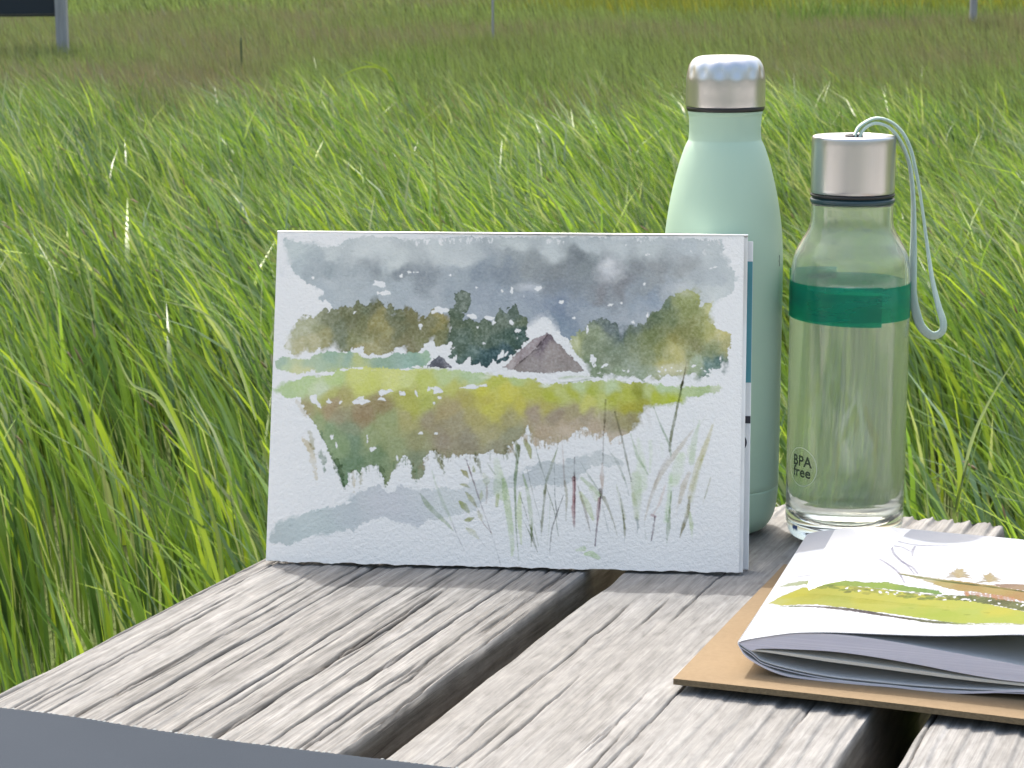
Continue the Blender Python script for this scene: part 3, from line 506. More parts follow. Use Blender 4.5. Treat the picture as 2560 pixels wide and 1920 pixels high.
    for pts, w_, c, al, so in (
        (T('C',1420,965, 1480,1060, 1560,1140, 1650,1220, 1705,1285), [3,44,40,36,26,3], (146,164,128), .9, 1.3), (T('C',1520,760, 1560,900, 1620,1050, 1690,1200), [2,8,26,30,10], (168,184,154), .8, 1.8), (T('C',1695,1210, 1740,1330, 1800,1455), [8,7,3], (150,150,156), .8, 1.2),
        (T('C',1815,665, 1870,830, 1940,1040, 2030,1300), [4,14,12,8,6], (112,92,100), .9, 1.2), (T('C',2030,1300, 2075,1440, 2115,1590), [6,5,3], (170,172,176), .8, 1.4), (T('C',1805,662, 1825,680), [14,14], (70,50,56), .8, 2), (T('C',2035,1305, 1960,1220, 1930,1120, 1880,1030), [5,10,6,4], (140,116,112), .8, 1.2),
        (T('C',1772,760, 1810,790, 1838,830), [10,44,10], (142,140,92), .9, 1.2), (T('C',1765,885, 1810,890, 1848,915), [10,34,8], (140,144,84), .9, 1.2), (T('C',1815,955, 1860,1010, 1905,1080), [12,46,12], (160,164,104), .9, 1.4), (T('C',1760,1035, 1800,1075, 1838,1125), [20,60,20], (150,158,92), .9, 1.2), (T('C',1798,1195, 1840,1190, 1888,1172), [10,44,8], (138,146,84), .9, 1.2), (T('C',1825,1265, 1870,1300, 1925,1350), [20,56,10], (176,180,142), .9, 1.4), (T('C',1925,1350, 1970,1410, 2015,1450), [6,5,3], (176,178,186), .7, 1.4),
        (T('C',1970,800, 1995,850, 1990,900), [30,62,12], (154,166,108), .9, 1.3), (T('C',1995,880, 1998,960, 1990,1060), [8,22,6], (142,120,106), .85, 1.3), (T('C',1950,940, 1950,980, 1940,1020), [12,36,12], (168,176,124), .85, 1.3), (T('C',1920,1120, 1940,1160, 1950,1200), [16,40,10], (172,172,110), .85, 1.3), (T('C',2000,700, 2030,750, 2070,800), [6,14,8], (120,134,100), .85, 1.3),
        (T('C',2080,680, 2100,800, 2110,950, 2140,1000), [50,80,120,60], (190,204,180), .8, 2.2), (T('C',2090,980, 2080,1070), [30,26], (168,178,126), .8, 1.5), (T('D',60,560, 100,620, 120,700), [8,22,10], (120,124,84), .8, 1.3),
        (T('D',0,850, 20,1000, 50,1200, 75,1400, 70,1500), [40,60,54,40,16], LG, .85, 1.6), (T('D',120,560, 118,700, 92,850, 100,1050, 105,1300, 130,1545), [44,24,26,16,12,4], (122,142,112), .9, 1.3), (T('D',90,510, 125,560, 130,640), [30,34,16], (128,130,86), .9, 1.3), (T('D',180,510, 220,580, 232,655), [34,46,18], (152,156,110), .9, 1.3), (T('D',20,560, 30,670), [40,14], (112,118,84), .8, 1.3),
        (T('D',140,960, 130,1150, 150,1400), [20,50,14], (186,202,152), .8, 1.6), (T('D',165,800, 210,960, 235,1180, 240,1330), [10,30,36,14], (160,178,138), .85, 1.4), (T('D',200,750, 250,960, 320,1220), [3,8,4], (140,146,136), .8, 1.1), (T('D',280,580, 320,730, 365,860), [2,9,7], (138,146,140), .8, 1.1), (T('D',465,570, 420,700, 365,860, 350,960), [3,24,20,22], (134,144,112), .85, 1.2), (T('D',365,880, 345,1050, 330,1200, 320,1350), [14,20,24,5], (104,110,76), .9, 1.2),
        (T('D',370,920, 420,1060, 450,1180, 470,1330), [4,8,7,5], (120,128,110), .8, 1.1), (T('D',435,700, 440,1000, 460,1170), [4,8,5], (112,118,116), .8, 1.1), (T('D',515,980, 460,1130, 410,1280, 395,1480), [2,8,12,4], (96,96,92), .85, 1.1), (T('D',130,950, 180,1100, 230,1260, 290,1470), [3,8,8,3], (104,112,92), .85, 1.1), (T('D',160,1180, 220,1300, 290,1470), [3,12,3], (110,118,92), .8, 1.1), (T('D',240,1180, 240,1300, 235,1420), [8,20,3], (110,122,84), .8, 1.2), (T('D',260,1250, 300,1420), [6,3], (140,150,120), .8, 1.2),
        (T('D',400,1000, 395,1200, 375,1400), [4,8,3], (168,180,158), .7, 1.4), (T('D',500,460, 515,700, 525,900), [5,12,14], (186,176,176), .75, 1.4), (T('D',525,860, 545,980, 535,1200), [16,24,5], (168,166,150), .75, 1.4), (T('D',610,655, 608,850), [9,12], (96,84,88), .9, 1.1), (T('D',605,830, 608,960, 600,1120, 608,1250), [34,26,34,14], (166,124,128), .9, 1.5), (T('D',612,830, 612,1000, 605,1280), [10,12,4], (92,64,74), .75, 1.1),
        (T('D',640,900, 690,1060, 720,1180, 745,1290), [4,26,18,4], (140,130,122), .75, 1.4), (T('D',660,960, 720,1060, 770,1190), [30,66,20], (184,198,150), .85, 1.8), (T('D',670,830, 750,900, 830,980), [22,40,30], (164,182,142), .85, 1.5), (T('D',760,930, 800,1010), [60,40], (196,206,170), .7, 2.4), (T('D',660,690, 740,820, 830,950), [3,14,10], (128,142,128), .85, 1.1), (T('D',835,930, 840,1000), [30,22], (84,72,66), .8, 1.6),
        (T('D',880,160, 875,280, 865,420), [14,20,8], (96,88,58), .9, 1.2), (T('D',862,420, 858,560, 855,700), [7,9,10], (148,142,142), .85, 1.1), (T('D',850,710, 848,820, 850,920), [14,36,16], (166,138,124), .85, 1.6), (T('D',825,1010, 815,1130, 805,1240), [26,34,14], (156,118,122), .9, 1.5), (T('D',835,990, 820,1120, 800,1260, 788,1415), [10,10,14,12], (78,52,74), .85, 1.1),
        (T('D',960,265, 1000,410, 1050,620, 1100,860), [14,16,18,10], (112,114,98), .9, 1.2), (T('D',905,590, 980,690, 1050,860, 1080,980), [4,22,12,5], (140,152,142), .8, 1.3), (T('D',860,1000, 900,1080, 950,1220, 980,1335), [30,18,10,4], (150,150,134), .8, 1.3), (T('D',850,1060, 880,1200, 910,1320), [6,12,5], (170,174,176), .7, 1.4), (T('D',970,890, 1010,1040, 1040,1180), [5,26,30], (178,184,162), .8, 1.8), (T('D',1000,960, 1030,1150, 1045,1290, 1042,1390), [4,12,20,4], (104,108,72), .85, 1.2),
        (T('D',1095,450, 1150,640, 1245,800), [6,30,8], (150,170,138), .85, 1.8), (T('D',1160,500, 1190,700, 1180,900), [20,70,110], (204,216,196), .8, 4.5), (T('D',1140,820, 1150,1000, 1150,1180), [90,80,30], (186,200,172), .85, 3.5), (T('D',1100,860, 1130,1050, 1145,1160), [10,36,40], (190,196,170), .8, 2.5), (T('D',1145,1180, 1160,1240, 1150,1305), [24,18,4], (136,146,150), .8, 1.6), (T('D',1265,520, 1270,620, 1260,780), [34,30,10], (202,214,196), .75, 2.8),
        (T('D',1635,415, 1540,540, 1420,700, 1320,850, 1250,1050, 1215,1200), [10,34,44,34,22,6], (192,186,176), .85, 2.0), (T('D',1420,640, 1350,760, 1260,1000), [20,20,8], (180,170,166), .5, 2.0), (T('D',1295,220, 1350,370, 1430,540, 1440,640), [3,12,20,18], (144,160,138), .85, 1.3), (T('D',1545,0, 1520,120, 1480,300, 1440,480, 1430,600), [18,18,20,26,14], (112,118,92), .95, 1.2), (T('B',1580,1180, 1550,1330, 1525,1420), [8,16,16], (112,104,86), .9, 1.2),
        (T('D',1530,640, 1500,760, 1470,860), [60,100,80], (200,214,190), .8, 4.5), (T('D',1440,800, 1430,1000, 1400,1200), [30,36,40], (196,212,188), .8, 3), (T('D',1445,950, 1430,1150, 1420,1250, 1405,1395), [8,16,40,4], (116,140,100), .85, 1.4), (T('D',1400,1130, 1415,1200), [10,30], (158,182,144), .8, 2), (T('D',1390,900, 1350,1040, 1290,1150), [10,24,8], (208,196,192), .8, 2.2), (T('D',1275,1150, 1310,1165), [20,20], (150,116,126), .7, 1.6), (T('D',1305,1165, 1290,1270, 1272,1375), [10,20,5], (82,58,74), .85, 1.2), (T('D',1210,1200, 1225,1360), [4,6], (196,200,200), .8, 1.4), (T('D',1320,1250, 1330,1330), [3,5], (190,196,190), .7, 1.4),
        (T('D',1690,340, 1640,520, 1620,700), [6,50,44], (184,200,172), .85, 2.2), (T('D',1800,380, 1740,560, 1660,760, 1600,1000), [14,44,50,34], (196,192,160), .9, 2.2), (T('D',1720,640, 1650,860, 1620,1030), [16,44,30], (184,188,152), .85, 2.2), (T('D',1600,790, 1550,900, 1520,1040), [30,50,26], (190,182,168), .85, 2.0), (T('D',1510,1040, 1490,1140), [20,6], (204,200,196), .7, 2.4), (T('D',1600,1000, 1595,1120, 1550,1240, 1520,1340), [20,26,34,6], (120,116,82), .85, 1.5), (T('D',1600,1130, 1620,1240, 1625,1365), [24,36,4], (176,192,150), .85, 1.6), (T('D',1620,980, 1570,1160), [20,30], (186,184,146), .8, 2),
        (T('D',1785,830, 1750,950, 1715,1060), [8,14,3], (170,170,150), .8, 1.3), (T('D',1360,540, 1370,640), [20,26], (206,216,204), .6, 3), (T('D',1600,560, 1590,640), [20,16], (206,216,196), .6, 3), (T('D',1820,330, 1790,420), [3,8], (204,204,194), .7, 1.6), (T('D',1640,250, 1640,400), [3,5], (206,212,208), .6, 1.6), (T('D',1760,270, 1690,380), [3,5], (208,212,210), .6, 1.6), (T('D',1290,430, 1320,640), [3,5], (204,208,210), .6, 1.6),
        (T('D',630,1455, 690,1440), [20,44], (186,206,170), .9, 1.2), (T('D',700,1490, 750,1480, 815,1520), [20,50,34], (182,204,164), .9, 1.2), (T('D',670,1380, 750,1385), [4,8], (176,182,180), .8, 1.2), (T('D',1240,250, 1270,420), [40,14], (206,204,206), .5, 3), (T('D',1190,320, 1205,400), [8,5], (200,200,204), .6, 2)):
        s.stroke(pts, w_, c, soft=so, alpha=al * (1.0 if so < 1.6 else 0.95))
    a = s.a ** 0.76; g = a.mean(2, keepdims=True); return np.clip(a * 0.92 + g * 0.08, 0, 1)

def paint_field_page(w=1100, h=1100):
    """the open sketchbook page: lime green field, hedge, faint pencil tree"""
    def tf(pts):
        q = to_ref(pts); x = (q[:, 0] - 2200) / 400; y = (q[:, 1] - 1450) / 130
        B_ = np.stack([x * 0 + 1, x, y, x * x, x * y, y * y, x ** 3, x * x * y, x * y * y, y ** 3], 1)
        return (B_ @ PAGE_Q.T) * [w, h]
    s = Sheet(w, h, tf, (236, 240, 254), 11)
    s.k = PAGE_K * w
    st = s.stroke
    s.wash(T('E', -140,770, -60,720, 60,672, 160,632, 330,606, 600,608, 1000,645, 1400,690, 1800,750, 2100,830, 2260,850, 2260,958, 1900,955, 1600,950, 1300,900, 1000,855, 800,835, 560,806, 300,786, 100,788, -20,790),
        [(-60,760,(222,226,130),'E'),(100,700,(224,222,78),'E'),(300,700,(212,214,92),'E'),(500,740,(210,220,108),'E'),(700,700,(226,226,98),'E'),(900,760,(222,226,104),'E'),(1100,820,(206,222,98),'E'),(1200,740,(228,230,100),'E'),(1400,860,(200,220,88),'E'),(1500,780,(222,228,104),'E'),(1700,850,(208,226,104),'E'),(2000,840,(230,228,92),'E'),(2200,900,(214,226,96),'E'),(2000,930,(206,224,98),'E')], rough=3, soft=3, edge=.03, grain=.03, warp=20)
    s.wash(T('E', -60,620, 60,580, 250,560, 420,552, 620,565, 800,570, 950,572, 1120,600, 1280,622, 1420,640, 1460,680, 1300,660, 1000,640, 800,620, 600,610, 400,610, 200,600, 60,610), [(0,600,(214,226,196),'E'),(300,585,(190,208,120),'E'),(500,575,(170,198,90),'E'),(900,600,(176,206,96),'E'),(1200,630,(154,192,96),'E'),(1400,655,(140,184,96),'E')], rough=5, soft=2.5, edge=.05, grain=.08)
    s.wash(T('E', 1040,485, 1300,515, 1600,555, 1900,600, 2260,660, 2260,770, 2000,700, 1750,660, 1600,645, 1420,600, 1280,545), [(1300,540,(226,222,190),'E'),(1450,580,(212,196,128),'E'),(1700,620,(206,178,112),'E'),(1900,660,(210,186,116),'E'),(2150,700,(206,168,112),'E')], rough=3, soft=2, edge=.04, grain=.05)
    s.wash(T('E', 1920,595, 2000,590, 2150,592, 2260,600, 2260,655, 2100,640, 1950,612), [(2000,600,(186,156,136),'E'),(2200,630,(196,168,140),'E')], rough=2, soft=2, edge=.05)
    st(T('E', 1060,495, 1250,520, 1500,560, 1700,590, 1900,615, 2250,668), [6,12,16,18,16,14], (120,150,80), alpha=.9)
    s.wash(T('E', 1450,680, 1650,690, 1750,690, 1900,715, 2050,745, 2260,770, 2260,850, 2150,830, 2000,800, 1850,775, 1700,745, 1500,725), [(1500,700,(150,160,96),'E'),(1650,720,(128,140,80),'E'),(1800,740,(122,134,76),'E'),(1950,770,(118,122,74),'E'),(2150,800,(126,136,76),'E')], rough=4, soft=1.5, edge=.08, grain=.12)
    for k in range(70):                                       # the hedge under the field, in dabs
        u = s.rs.rand(); x = 250 + u * 1300; y = 590 + u * 100 + s.rs.rand() * 50
        st(T('E', x,y, x + 25 + s.rs.rand() * 40,y - 10 + s.rs.rand() * 25), [6,18 + s.rs.rand() * 12,6], [(150,170,70),(120,150,64),(172,176,80),(134,140,70)][k % 4], alpha=.6, rough=2, mode='over')
    for k in range(26):
        u = s.rs.rand(); x = 560 + u * 1650; y = 610 + u * 150 + s.rs.rand() * 36
        s.holes([('E', x, y, 12 + s.rs.rand() * 10, 8, s.rs.rand() - .5)])
    for k in range(34): x = 1650 + s.rs.rand() * 560; st(T('E', x,650 + (x - 1650) * .14, x + 10,680 + (x - 1650) * .14 + s.rs.rand() * 20), [4,12,4], (222,160,112), alpha=.5, mode='over')
    for cx, cy in ((1600,500), (1880,545)):
        for k in range(30):
            a = math.pi * (1.0 + s.rs.rand()); r = 40 + s.rs.rand() * 90
            st(T('E', cx,cy + 25, cx + math.cos(a) * r * .4,cy + 20 + math.sin(a) * 50, cx + math.cos(a) * r,cy + 40 + math.sin(a) * (60 + 50 * s.rs.rand())), [10,20,6], [(224,210,168),(216,198,158),(206,198,176),(228,216,180)][k % 4], alpha=.8, rough=2.5, mode='over')
    s.wash(T('E', -60,802, 100,795, 300,800, 560,808, 800,835, 1000,868, 1250,905, 1530,938, 1700,955, 2000,962, 2250,958, 2250,966, 1900,968, 1600,962, 1300,935, 1000,885, 800,862, 560,830, 300,812, 100,806), [(0,800,(150,170,130),'E'),(300,805,(130,120,116),'E'),(700,835,(104,96,104),'E'),(1000,870,(118,112,104),'E'),(1300,915,(124,130,100),'E'),(1700,960,(186,200,140),'E'),(2100,964,(200,206,160),'E')], rough=1.5, soft=1.6, edge=.05, grain=.1)
    for k in range(9): y = 690 + k * 9; st(T('E', -40 + k * 30,y + 6, 300 + k * 60,y, 800 + k * 100,y + 40), [2,9,2], (206,206,70), alpha=.35, soft=3)
    for x, y in ((1130,797),(1450,820),(1650,870),(1830,855)): st(T('E', x,y, x + 60,y + 3), [4,12,4], (176,178,88), alpha=.6)
    P = (206,206,232)
    for pts in (T('E', 985,240, 995,300, 1050,360, 1130,410, 1190,490), T('E', 1070,380, 1180,430, 1225,490), T('E', 760,325, 900,370, 1000,440, 1060,490, 1100,570), T('E', 960,235, 1080,250, 1160,290), T('E', 1200,240, 1175,280, 1175,330), T('E', 930,150, 1030,200, 1200,235, 1500,230), T('E', 560,380, 760,370), T('E', 100,530, 350,505, 800,500)):
        st(pts, [5,9,9,4], P, alpha=.9, soft=1.6)
    a = np.clip(s.a, 0, 1); d = np.clip((1 - a.min(2, keepdims=True)) / 0.25, 0, 1); return a * (1 - 0.38 * d)

# ================================================================ ground
def gz(x, y):
    rise = 0.12 * np.clip((y - 9) / 12, 0, 1) + 0.25 * np.clip((y - 22) / 40, 0, 1) + 3.2 * np.clip((y - 60) / 120, 0, 1) ** 1.3
    return rise + 0.03 * fnoise(5, x * 0.5, y * 0.5) - 0.03
gx = np.concatenate([np.linspace(-260, -30, 24), np.linspace(-28, 28, 90), np.linspace(30, 260, 24)])
gy = np.concatenate([np.linspace(-120, -4, 24), np.linspace(-3, 70, 150), np.linspace(74, 300, 40)])
GX, GY = np.meshgrid(gx, gy); V = np.stack([GX, GY, gz(GX, GY)], -1).reshape(-1, 3)
t = NT('meadow_soil'); n1 = t.noise((1, 1, 1), 0.35, 5); n2 = t.noise((1, 1, 1), 9, 4)
c = t.ramp(n1, [(0.3, (0.07, 0.105, 0.03)), (0.5, (0.09, 0.115, 0.042)), (0.7, (0.11, 0.11, 0.06))])
c = t.mix(0.5, c, t.ramp(n2, [(0.3, (0.3, 0.3, 0.3)), (0.7, (0.7, 0.7, 0.7))]), 'OVERLAY'); t.set(Base_Color=c, Roughness=0.95, Specular_IOR_Level=0.1)
t.bump(n2, 1.0, 0.05)
ground = link('ground', mesh_np('ground', V, grid_quads(len(gy), len(gx))), t.m); ground['kind'] = 'structure'

# unseen pale gravel, added behind the viewer to bounce light on pad and caps
t = NT('bounce_gravel'); f1 = t.noise((1, 1, 1), 45, 5, 0.7); f2 = t.noise((1, 1, 1), 1.2, 3)
c = t.ramp(f1, [(0.3, (0.22, 0.21, 0.20)), (0.5, (0.36, 0.345, 0.33)), (0.7, (0.50, 0.485, 0.465))])
t.set(Base_Color=t.mix(0.3, c, t.ramp(f2, [(0.3, (0.30, 0.29, 0.27)), (0.7, (0.42, 0.40, 0.38))])), Roughness=0.95); t.bump(f1, 0.8, 0.01)
px_ = np.linspace(-45, 45, 60); py_ = np.linspace(-16, 1.25, 40); PX, PY = np.meshgrid(px_, py_)
PY = PY + np.where(PY > 0.5, 0.12 * fnoise(31, PX * 1.5, PY * 0), 0)
bounce_sheet = link('added_bounce_gravel', mesh_np('bounce_sheet', np.stack([PX, PY, gz(PX, PY) + 0.012 - 0.03 * (PY > 1.1)], -1).reshape(-1, 3), grid_quads(40, 60)), t.m); bounce_sheet['kind'] = 'structure'

# ================================================================ grass (numpy blades)
def on_table(x, y):
    n = x * BN[0] + y * BN[1]; s = x * BD[0] + y * BD[1]
    return (n > -0.60) & (n < 0.48) & (s < 1.18)
TH = 0.3954; BN = np.array([math.cos(TH), -math.sin(TH)]); BD = np.array([math.sin(TH), math.cos(TH)])

def blades(x, y, h, w, lean, ldir, col, seg=4, rs=None, fold=0.0, tipcol=None, curl=0.6, z0=None, power=2.0):
    """one bent, tapering blade per entry; returns vertices, quads, triangles, colours"""
    N = len(x); yaw = rs.rand(N) * np.pi * 2
    t = np.linspace(0, 1, seg + 1)[None]
    dx, dy = np.cos(ldir)[:, None], np.sin(ldir)[:, None]
    L = (lean * h)[:, None] * t ** power
    rz = h[:, None] * (t - curl * np.clip(lean, 0, 1.4)[:, None] ** 2 * 0.45 * t ** (power + 1))
    zb = (gz(x, y) if z0 is None else z0)[:, None]
    cx = x[:, None] + dx * L; cy_ = y[:, None] + dy * L; cz = zb + rz
    wid = w[:, None] * np.where(t < 0.35, 0.55 + 0.45 * t / 0.35, 1 - ((t - 0.35) / 0.65) ** 1.7) * 0.5
    sx, sy = np.cos(yaw)[:, None], np.sin(yaw)[:, None]
    l = np.stack([cx - sx * wid, cy_ - sy * wid, cz], -1)[:, :-1]; r = np.stack([cx + sx * wid, cy_ + sy * wid, cz + wid * 0.25], -1)[:, :-1]
    tip = np.stack([cx[:, -1], cy_[:, -1], cz[:, -1]], -1)[:, None]
    V = np.concatenate([l, r, tip], 1)              # per blade: seg left, seg right, 1 tip
    k = 2 * seg + 1; base = (np.arange(N) * k)[:, None, None]
    i = np.arange(seg - 1)
    q = np.stack([i, i + seg, i + seg + 1, i + 1], -1)[None] + base
    tr = np.array([[seg - 1, 2 * seg - 1, 2 * seg]])[None] + base
    tt = np.concatenate([t[0, :-1], t[0, :-1], [1.0]])[None, :, None]
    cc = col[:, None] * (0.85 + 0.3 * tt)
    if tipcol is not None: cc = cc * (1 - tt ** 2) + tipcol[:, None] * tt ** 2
    return V.reshape(-1, 3), q.reshape(-1, 4), tr.reshape(-1, 3), cc.reshape(-1, 3)
def build_blades(name, parts, mat, label, cat='grass'):
    Vs, Qs, Ts, Cs = [], [], [], []; off = 0
    for V, Q, T3, Cc in parts:
        Vs.append(V); Qs.append(Q + off); Ts.append(T3 + off); Cs.append(Cc); off += len(V)
    me = mesh_np(name, np.concatenate(Vs), np.concatenate(Qs), np.concatenate(Ts)); col_attr(me, np.concatenate(Cs))
    return tag(link(name, me, mat), label, cat, kind='stuff')
PAL = np.array([(0.110, 0.185, 0.036), (0.145, 0.230, 0.042), (0.080, 0.150, 0.034), (0.205, 0.280, 0.045), (0.120, 0.185, 0.080), (0.190, 0.225, 0.085), (0.05, 0.10, 0.025)])
def pick(rs, N, p): return PAL[rs.choice(len(PAL), N, p=p)] * (0.8 + 0.4 * rs.rand(N, 1))
WIND = math.pi * 0.97
def scatter(rs, n, y0, y1, k=0.36, m_=1.0, pw=1.0):
    n = int(n * 1.33)
    y = y0 + (y1 - y0) * rs.rand(n) ** pw; x = (rs.rand(n) * 2 - 1) * (k * y + m_)
    ok = ~on_table(x, y); return x[ok], y[ok]
rs = np.random.RandomState(21)
parts = []
def near_layer(n, y0, y1, h0, h1, w0, w1, lean0, seg, probs, pw=0.72, lift=0.0, wpow=1.6):
    x, y = scatter(rs, n, y0, y1, pw=pw); N = len(x)
    cl = fnoise(2, x * 2.4, y * 1.5); c2 = fnoise(9, x * 5.5, y * 3.5)
    keep = (rs.rand(N) < 0.62 + 0.5 * c2); x, y, cl, c2 = x[keep], y[keep], cl[keep], c2[keep]; N = len(x)
    far = np.clip((y - 2.2) / 3.5, 0, 1)
    hgt = (h0 + h1 * rs.rand(N)) * (1 + 0.20 * cl) + lift
    wid = (w0 + w1 * rs.rand(N) ** wpow) * (1 + 0.35 * far)
    le = np.clip(lean0 * (0.6 + 0.25 * far) + 0.22 * np.abs(rs.randn(N)) + 0.10 * x / (0.3 * y) + 0.12 * cl, 0.01, 1.25)
    dr = WIND + 0.75 * rs.randn(N)
    c = pick(rs, N, probs) * (1 + 0.18 * cl[:, None])
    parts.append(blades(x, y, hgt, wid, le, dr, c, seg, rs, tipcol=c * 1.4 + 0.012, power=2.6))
PAL = np.array([(0.083, 0.152, 0.024), (0.118, 0.196, 0.027), (0.042, 0.090, 0.019), (0.235, 0.325, 0.033), (0.092, 0.155, 0.080), (0.205, 0.245, 0.118), (0.026, 0.056, 0.016)])
#                                green  fresh  deep  lime  blue  pale  dark
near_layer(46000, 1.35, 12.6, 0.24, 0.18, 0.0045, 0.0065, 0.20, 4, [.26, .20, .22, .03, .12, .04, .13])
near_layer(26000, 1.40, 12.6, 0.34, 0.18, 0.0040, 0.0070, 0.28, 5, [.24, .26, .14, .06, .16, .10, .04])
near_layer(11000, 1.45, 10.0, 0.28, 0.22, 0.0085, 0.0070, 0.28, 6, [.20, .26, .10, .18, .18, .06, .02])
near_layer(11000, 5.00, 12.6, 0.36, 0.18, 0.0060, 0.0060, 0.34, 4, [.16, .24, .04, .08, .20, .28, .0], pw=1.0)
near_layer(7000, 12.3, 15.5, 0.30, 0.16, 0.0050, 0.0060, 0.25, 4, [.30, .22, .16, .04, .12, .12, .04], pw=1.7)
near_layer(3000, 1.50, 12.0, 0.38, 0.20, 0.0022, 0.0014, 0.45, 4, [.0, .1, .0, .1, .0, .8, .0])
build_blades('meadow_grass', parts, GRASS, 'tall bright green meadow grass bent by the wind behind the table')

# middle and far meadow: shorter, browner with seed heads
def zone(x, y):
    """0 = green, 1 = brown, by place in the meadow"""
    b = 0.38 + 0.42 * fnoise(11, x * 0.35, y * 0.22) + 0.42 * fnoise(12, x * 1.5, y * 0.8)
    b = b + 0.35 * np.exp(-((y - 13.8) / 1.5) ** 2) - 0.9 * np.exp(-((x + 0.2 - 0.0 * y) / 1.5) ** 2 - ((y - 15.5) / 3.0) ** 2) - 0.5 * np.clip((x - 1.2) / 2, 0, 1) * np.exp(-((y - 12) / 3) ** 2)
    b = b - 0.75 * np.clip((y - 27) / 8, 0, 1) * np.clip(0.6 + fnoise(14, x * 0.25, y * 0.1), 0, 1)
    return np.clip(b, 0, 1)
def far_layer(n, y0, y1, h, w, pw, seg):
    x, y = scatter(rs, n, y0, y1, 0.34, 1.2, pw); N = len(x); b = zone(x, y) + 0.12 * rs.randn(N); b = np.clip(b, 0, 1)[:, None]
    g = np.array([(0.142, 0.192, 0.068)]) * (0.45 + 1.2 * rs.rand(N, 1)) ; br = np.array([(0.140, 0.138, 0.086)]) * (0.5 + 1.0 * rs.rand(N, 1))
    tipc = g * 1.15 * (1 - b) + np.array([(0.21, 0.18, 0.135)]) * (0.7 + 0.6 * rs.rand(N, 1)) * b
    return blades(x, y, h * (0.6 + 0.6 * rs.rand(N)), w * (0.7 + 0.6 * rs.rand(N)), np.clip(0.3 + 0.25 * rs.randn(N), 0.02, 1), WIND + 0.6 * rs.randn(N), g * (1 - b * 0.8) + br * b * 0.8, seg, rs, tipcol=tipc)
parts = [far_layer(64000, 11.6, 19, 0.40, 0.010, 0.9, 3), far_layer(56000, 17, 34, 0.42, 0.014, 0.8, 2), far_layer(42000, 33, 85, 0.42, 0.035, 0.8, 2)]
for fx, fy in ((-4.02, 18.9), (5.68, 25.9), (-2.03, 15.9), (-0.165, 19.9)):      # longer grass round the foot of each post
    N = 700; x = fx + 0.28 * rs.randn(N); y = fy - 0.55 * rs.rand(N); b_ = zone(x, y)[:, None]
    g = (np.array([(0.142, 0.192, 0.068)]) * (1 - b_ * 0.8) + np.array([(0.148, 0.146, 0.090)]) * b_ * 0.8) * (0.6 + 0.8 * rs.rand(N, 1))
    parts.append(blades(x, y, 0.34 + 0.14 * rs.rand(N), np.full(N, 0.011), 0.3 * rs.rand(N), WIND + rs.randn(N), g, 3, rs))
build_blades('far_meadow_grass', parts, FARGRASS, 'brownish green meadow with grass seed heads stretching away to the top of the photo')
# seed heads among the near grass: spindles on thin stems
x, y = scatter(rs, 520, 1.9, 12, pw=0.8); N = len(x)
le = np.clip(0.45 + 0.2 * rs.randn(N), 0.05, 1.0); ld = WIND + 0.4 * rs.randn(N); hh = 0.44 + 0.12 * rs.rand(N)
V1, Q1, T1, C1 = blades(x, y, hh, np.full(N, 0.0016), le, ld, np.array([(0.16, 0.20, 0.07)]) * np.ones((N, 1)), 5, rs)
k = 11; tips = V1.reshape(N, k, 3)[:, -1]; pre = V1.reshape(N, k, 3)[:, 4]
axis = tips - pre; axis /= np.linalg.norm(axis, axis=1)[:, None]
Ls = (0.014 + 0.022 * rs.rand(N))[:, None]; rr = (0.0012 + 0.0012 * rs.rand(N))[:, None]
side = np.cross(axis, [0, 1, 0]); side /= np.linalg.norm(side, axis=1)[:, None]; s2 = np.cross(axis, side)
ring = []
for f, rf in ((0, 0.3), (0.3, 1.0), (0.7, 0.8), (1.0, 0.1)):
    for a in range(5): ring.append(tips + axis * Ls * f + (side * math.cos(a * 1.2566) + s2 * math.sin(a * 1.2566)) * rr * rf)
V2 = np.stack(ring, 1).reshape(-1, 3); q = grid_quads(4, 5, True); Q2 = (q[None] + (np.arange(N) * 20)[:, None, None]).reshape(-1, 4)
hc = np.array([(0.36, 0.25, 0.20), (0.30, 0.22, 0.16), (0.42, 0.38, 0.28), (0.22, 0.18, 0.10)])[rs.choice(4, N)]
C2 = np.repeat(hc, 20, 0) * (0.8 + 0.4 * rs.rand(N * 20, 1))
build_blades('grass_seed_heads', [(V1, Q1, T1, C1), (V2, Q2, np.zeros((0, 3), int), C2)], FARGRASS, 'pinkish brown grass flower spikes scattered through the green meadow', 'grass flowers')
# yellow flowers far back
n = 2600; x = np.concatenate([2.9 + 1.2 * rs.randn(n // 2) * 1.0, 8.8 + 1.6 * rs.randn(n - n // 2)]); y = 41 + 3.5 * rs.randn(n); N = len(x)
fl = blades(x, y, 0.45 + 0.25 * rs.rand(N), np.full(N, 0.022), 0.2 + 0.1 * rs.rand(N), WIND + rs.randn(N), np.array([(0.16, 0.19, 0.03)]) * np.ones((N, 1)), 3, rs, tipcol=np.where(rs.rand(N, 1) < 0.16, np.array([(0.42, 0.36, 0.06)]), np.array([(0.17, 0.20, 0.05)])) * (0.7 + 0.4 * rs.rand(N, 1)))
build_blades('yellow_wildflowers', [fl], FARGRASS, 'patches of small yellow wildflowers at the far edge of the meadow', 'wildflowers')
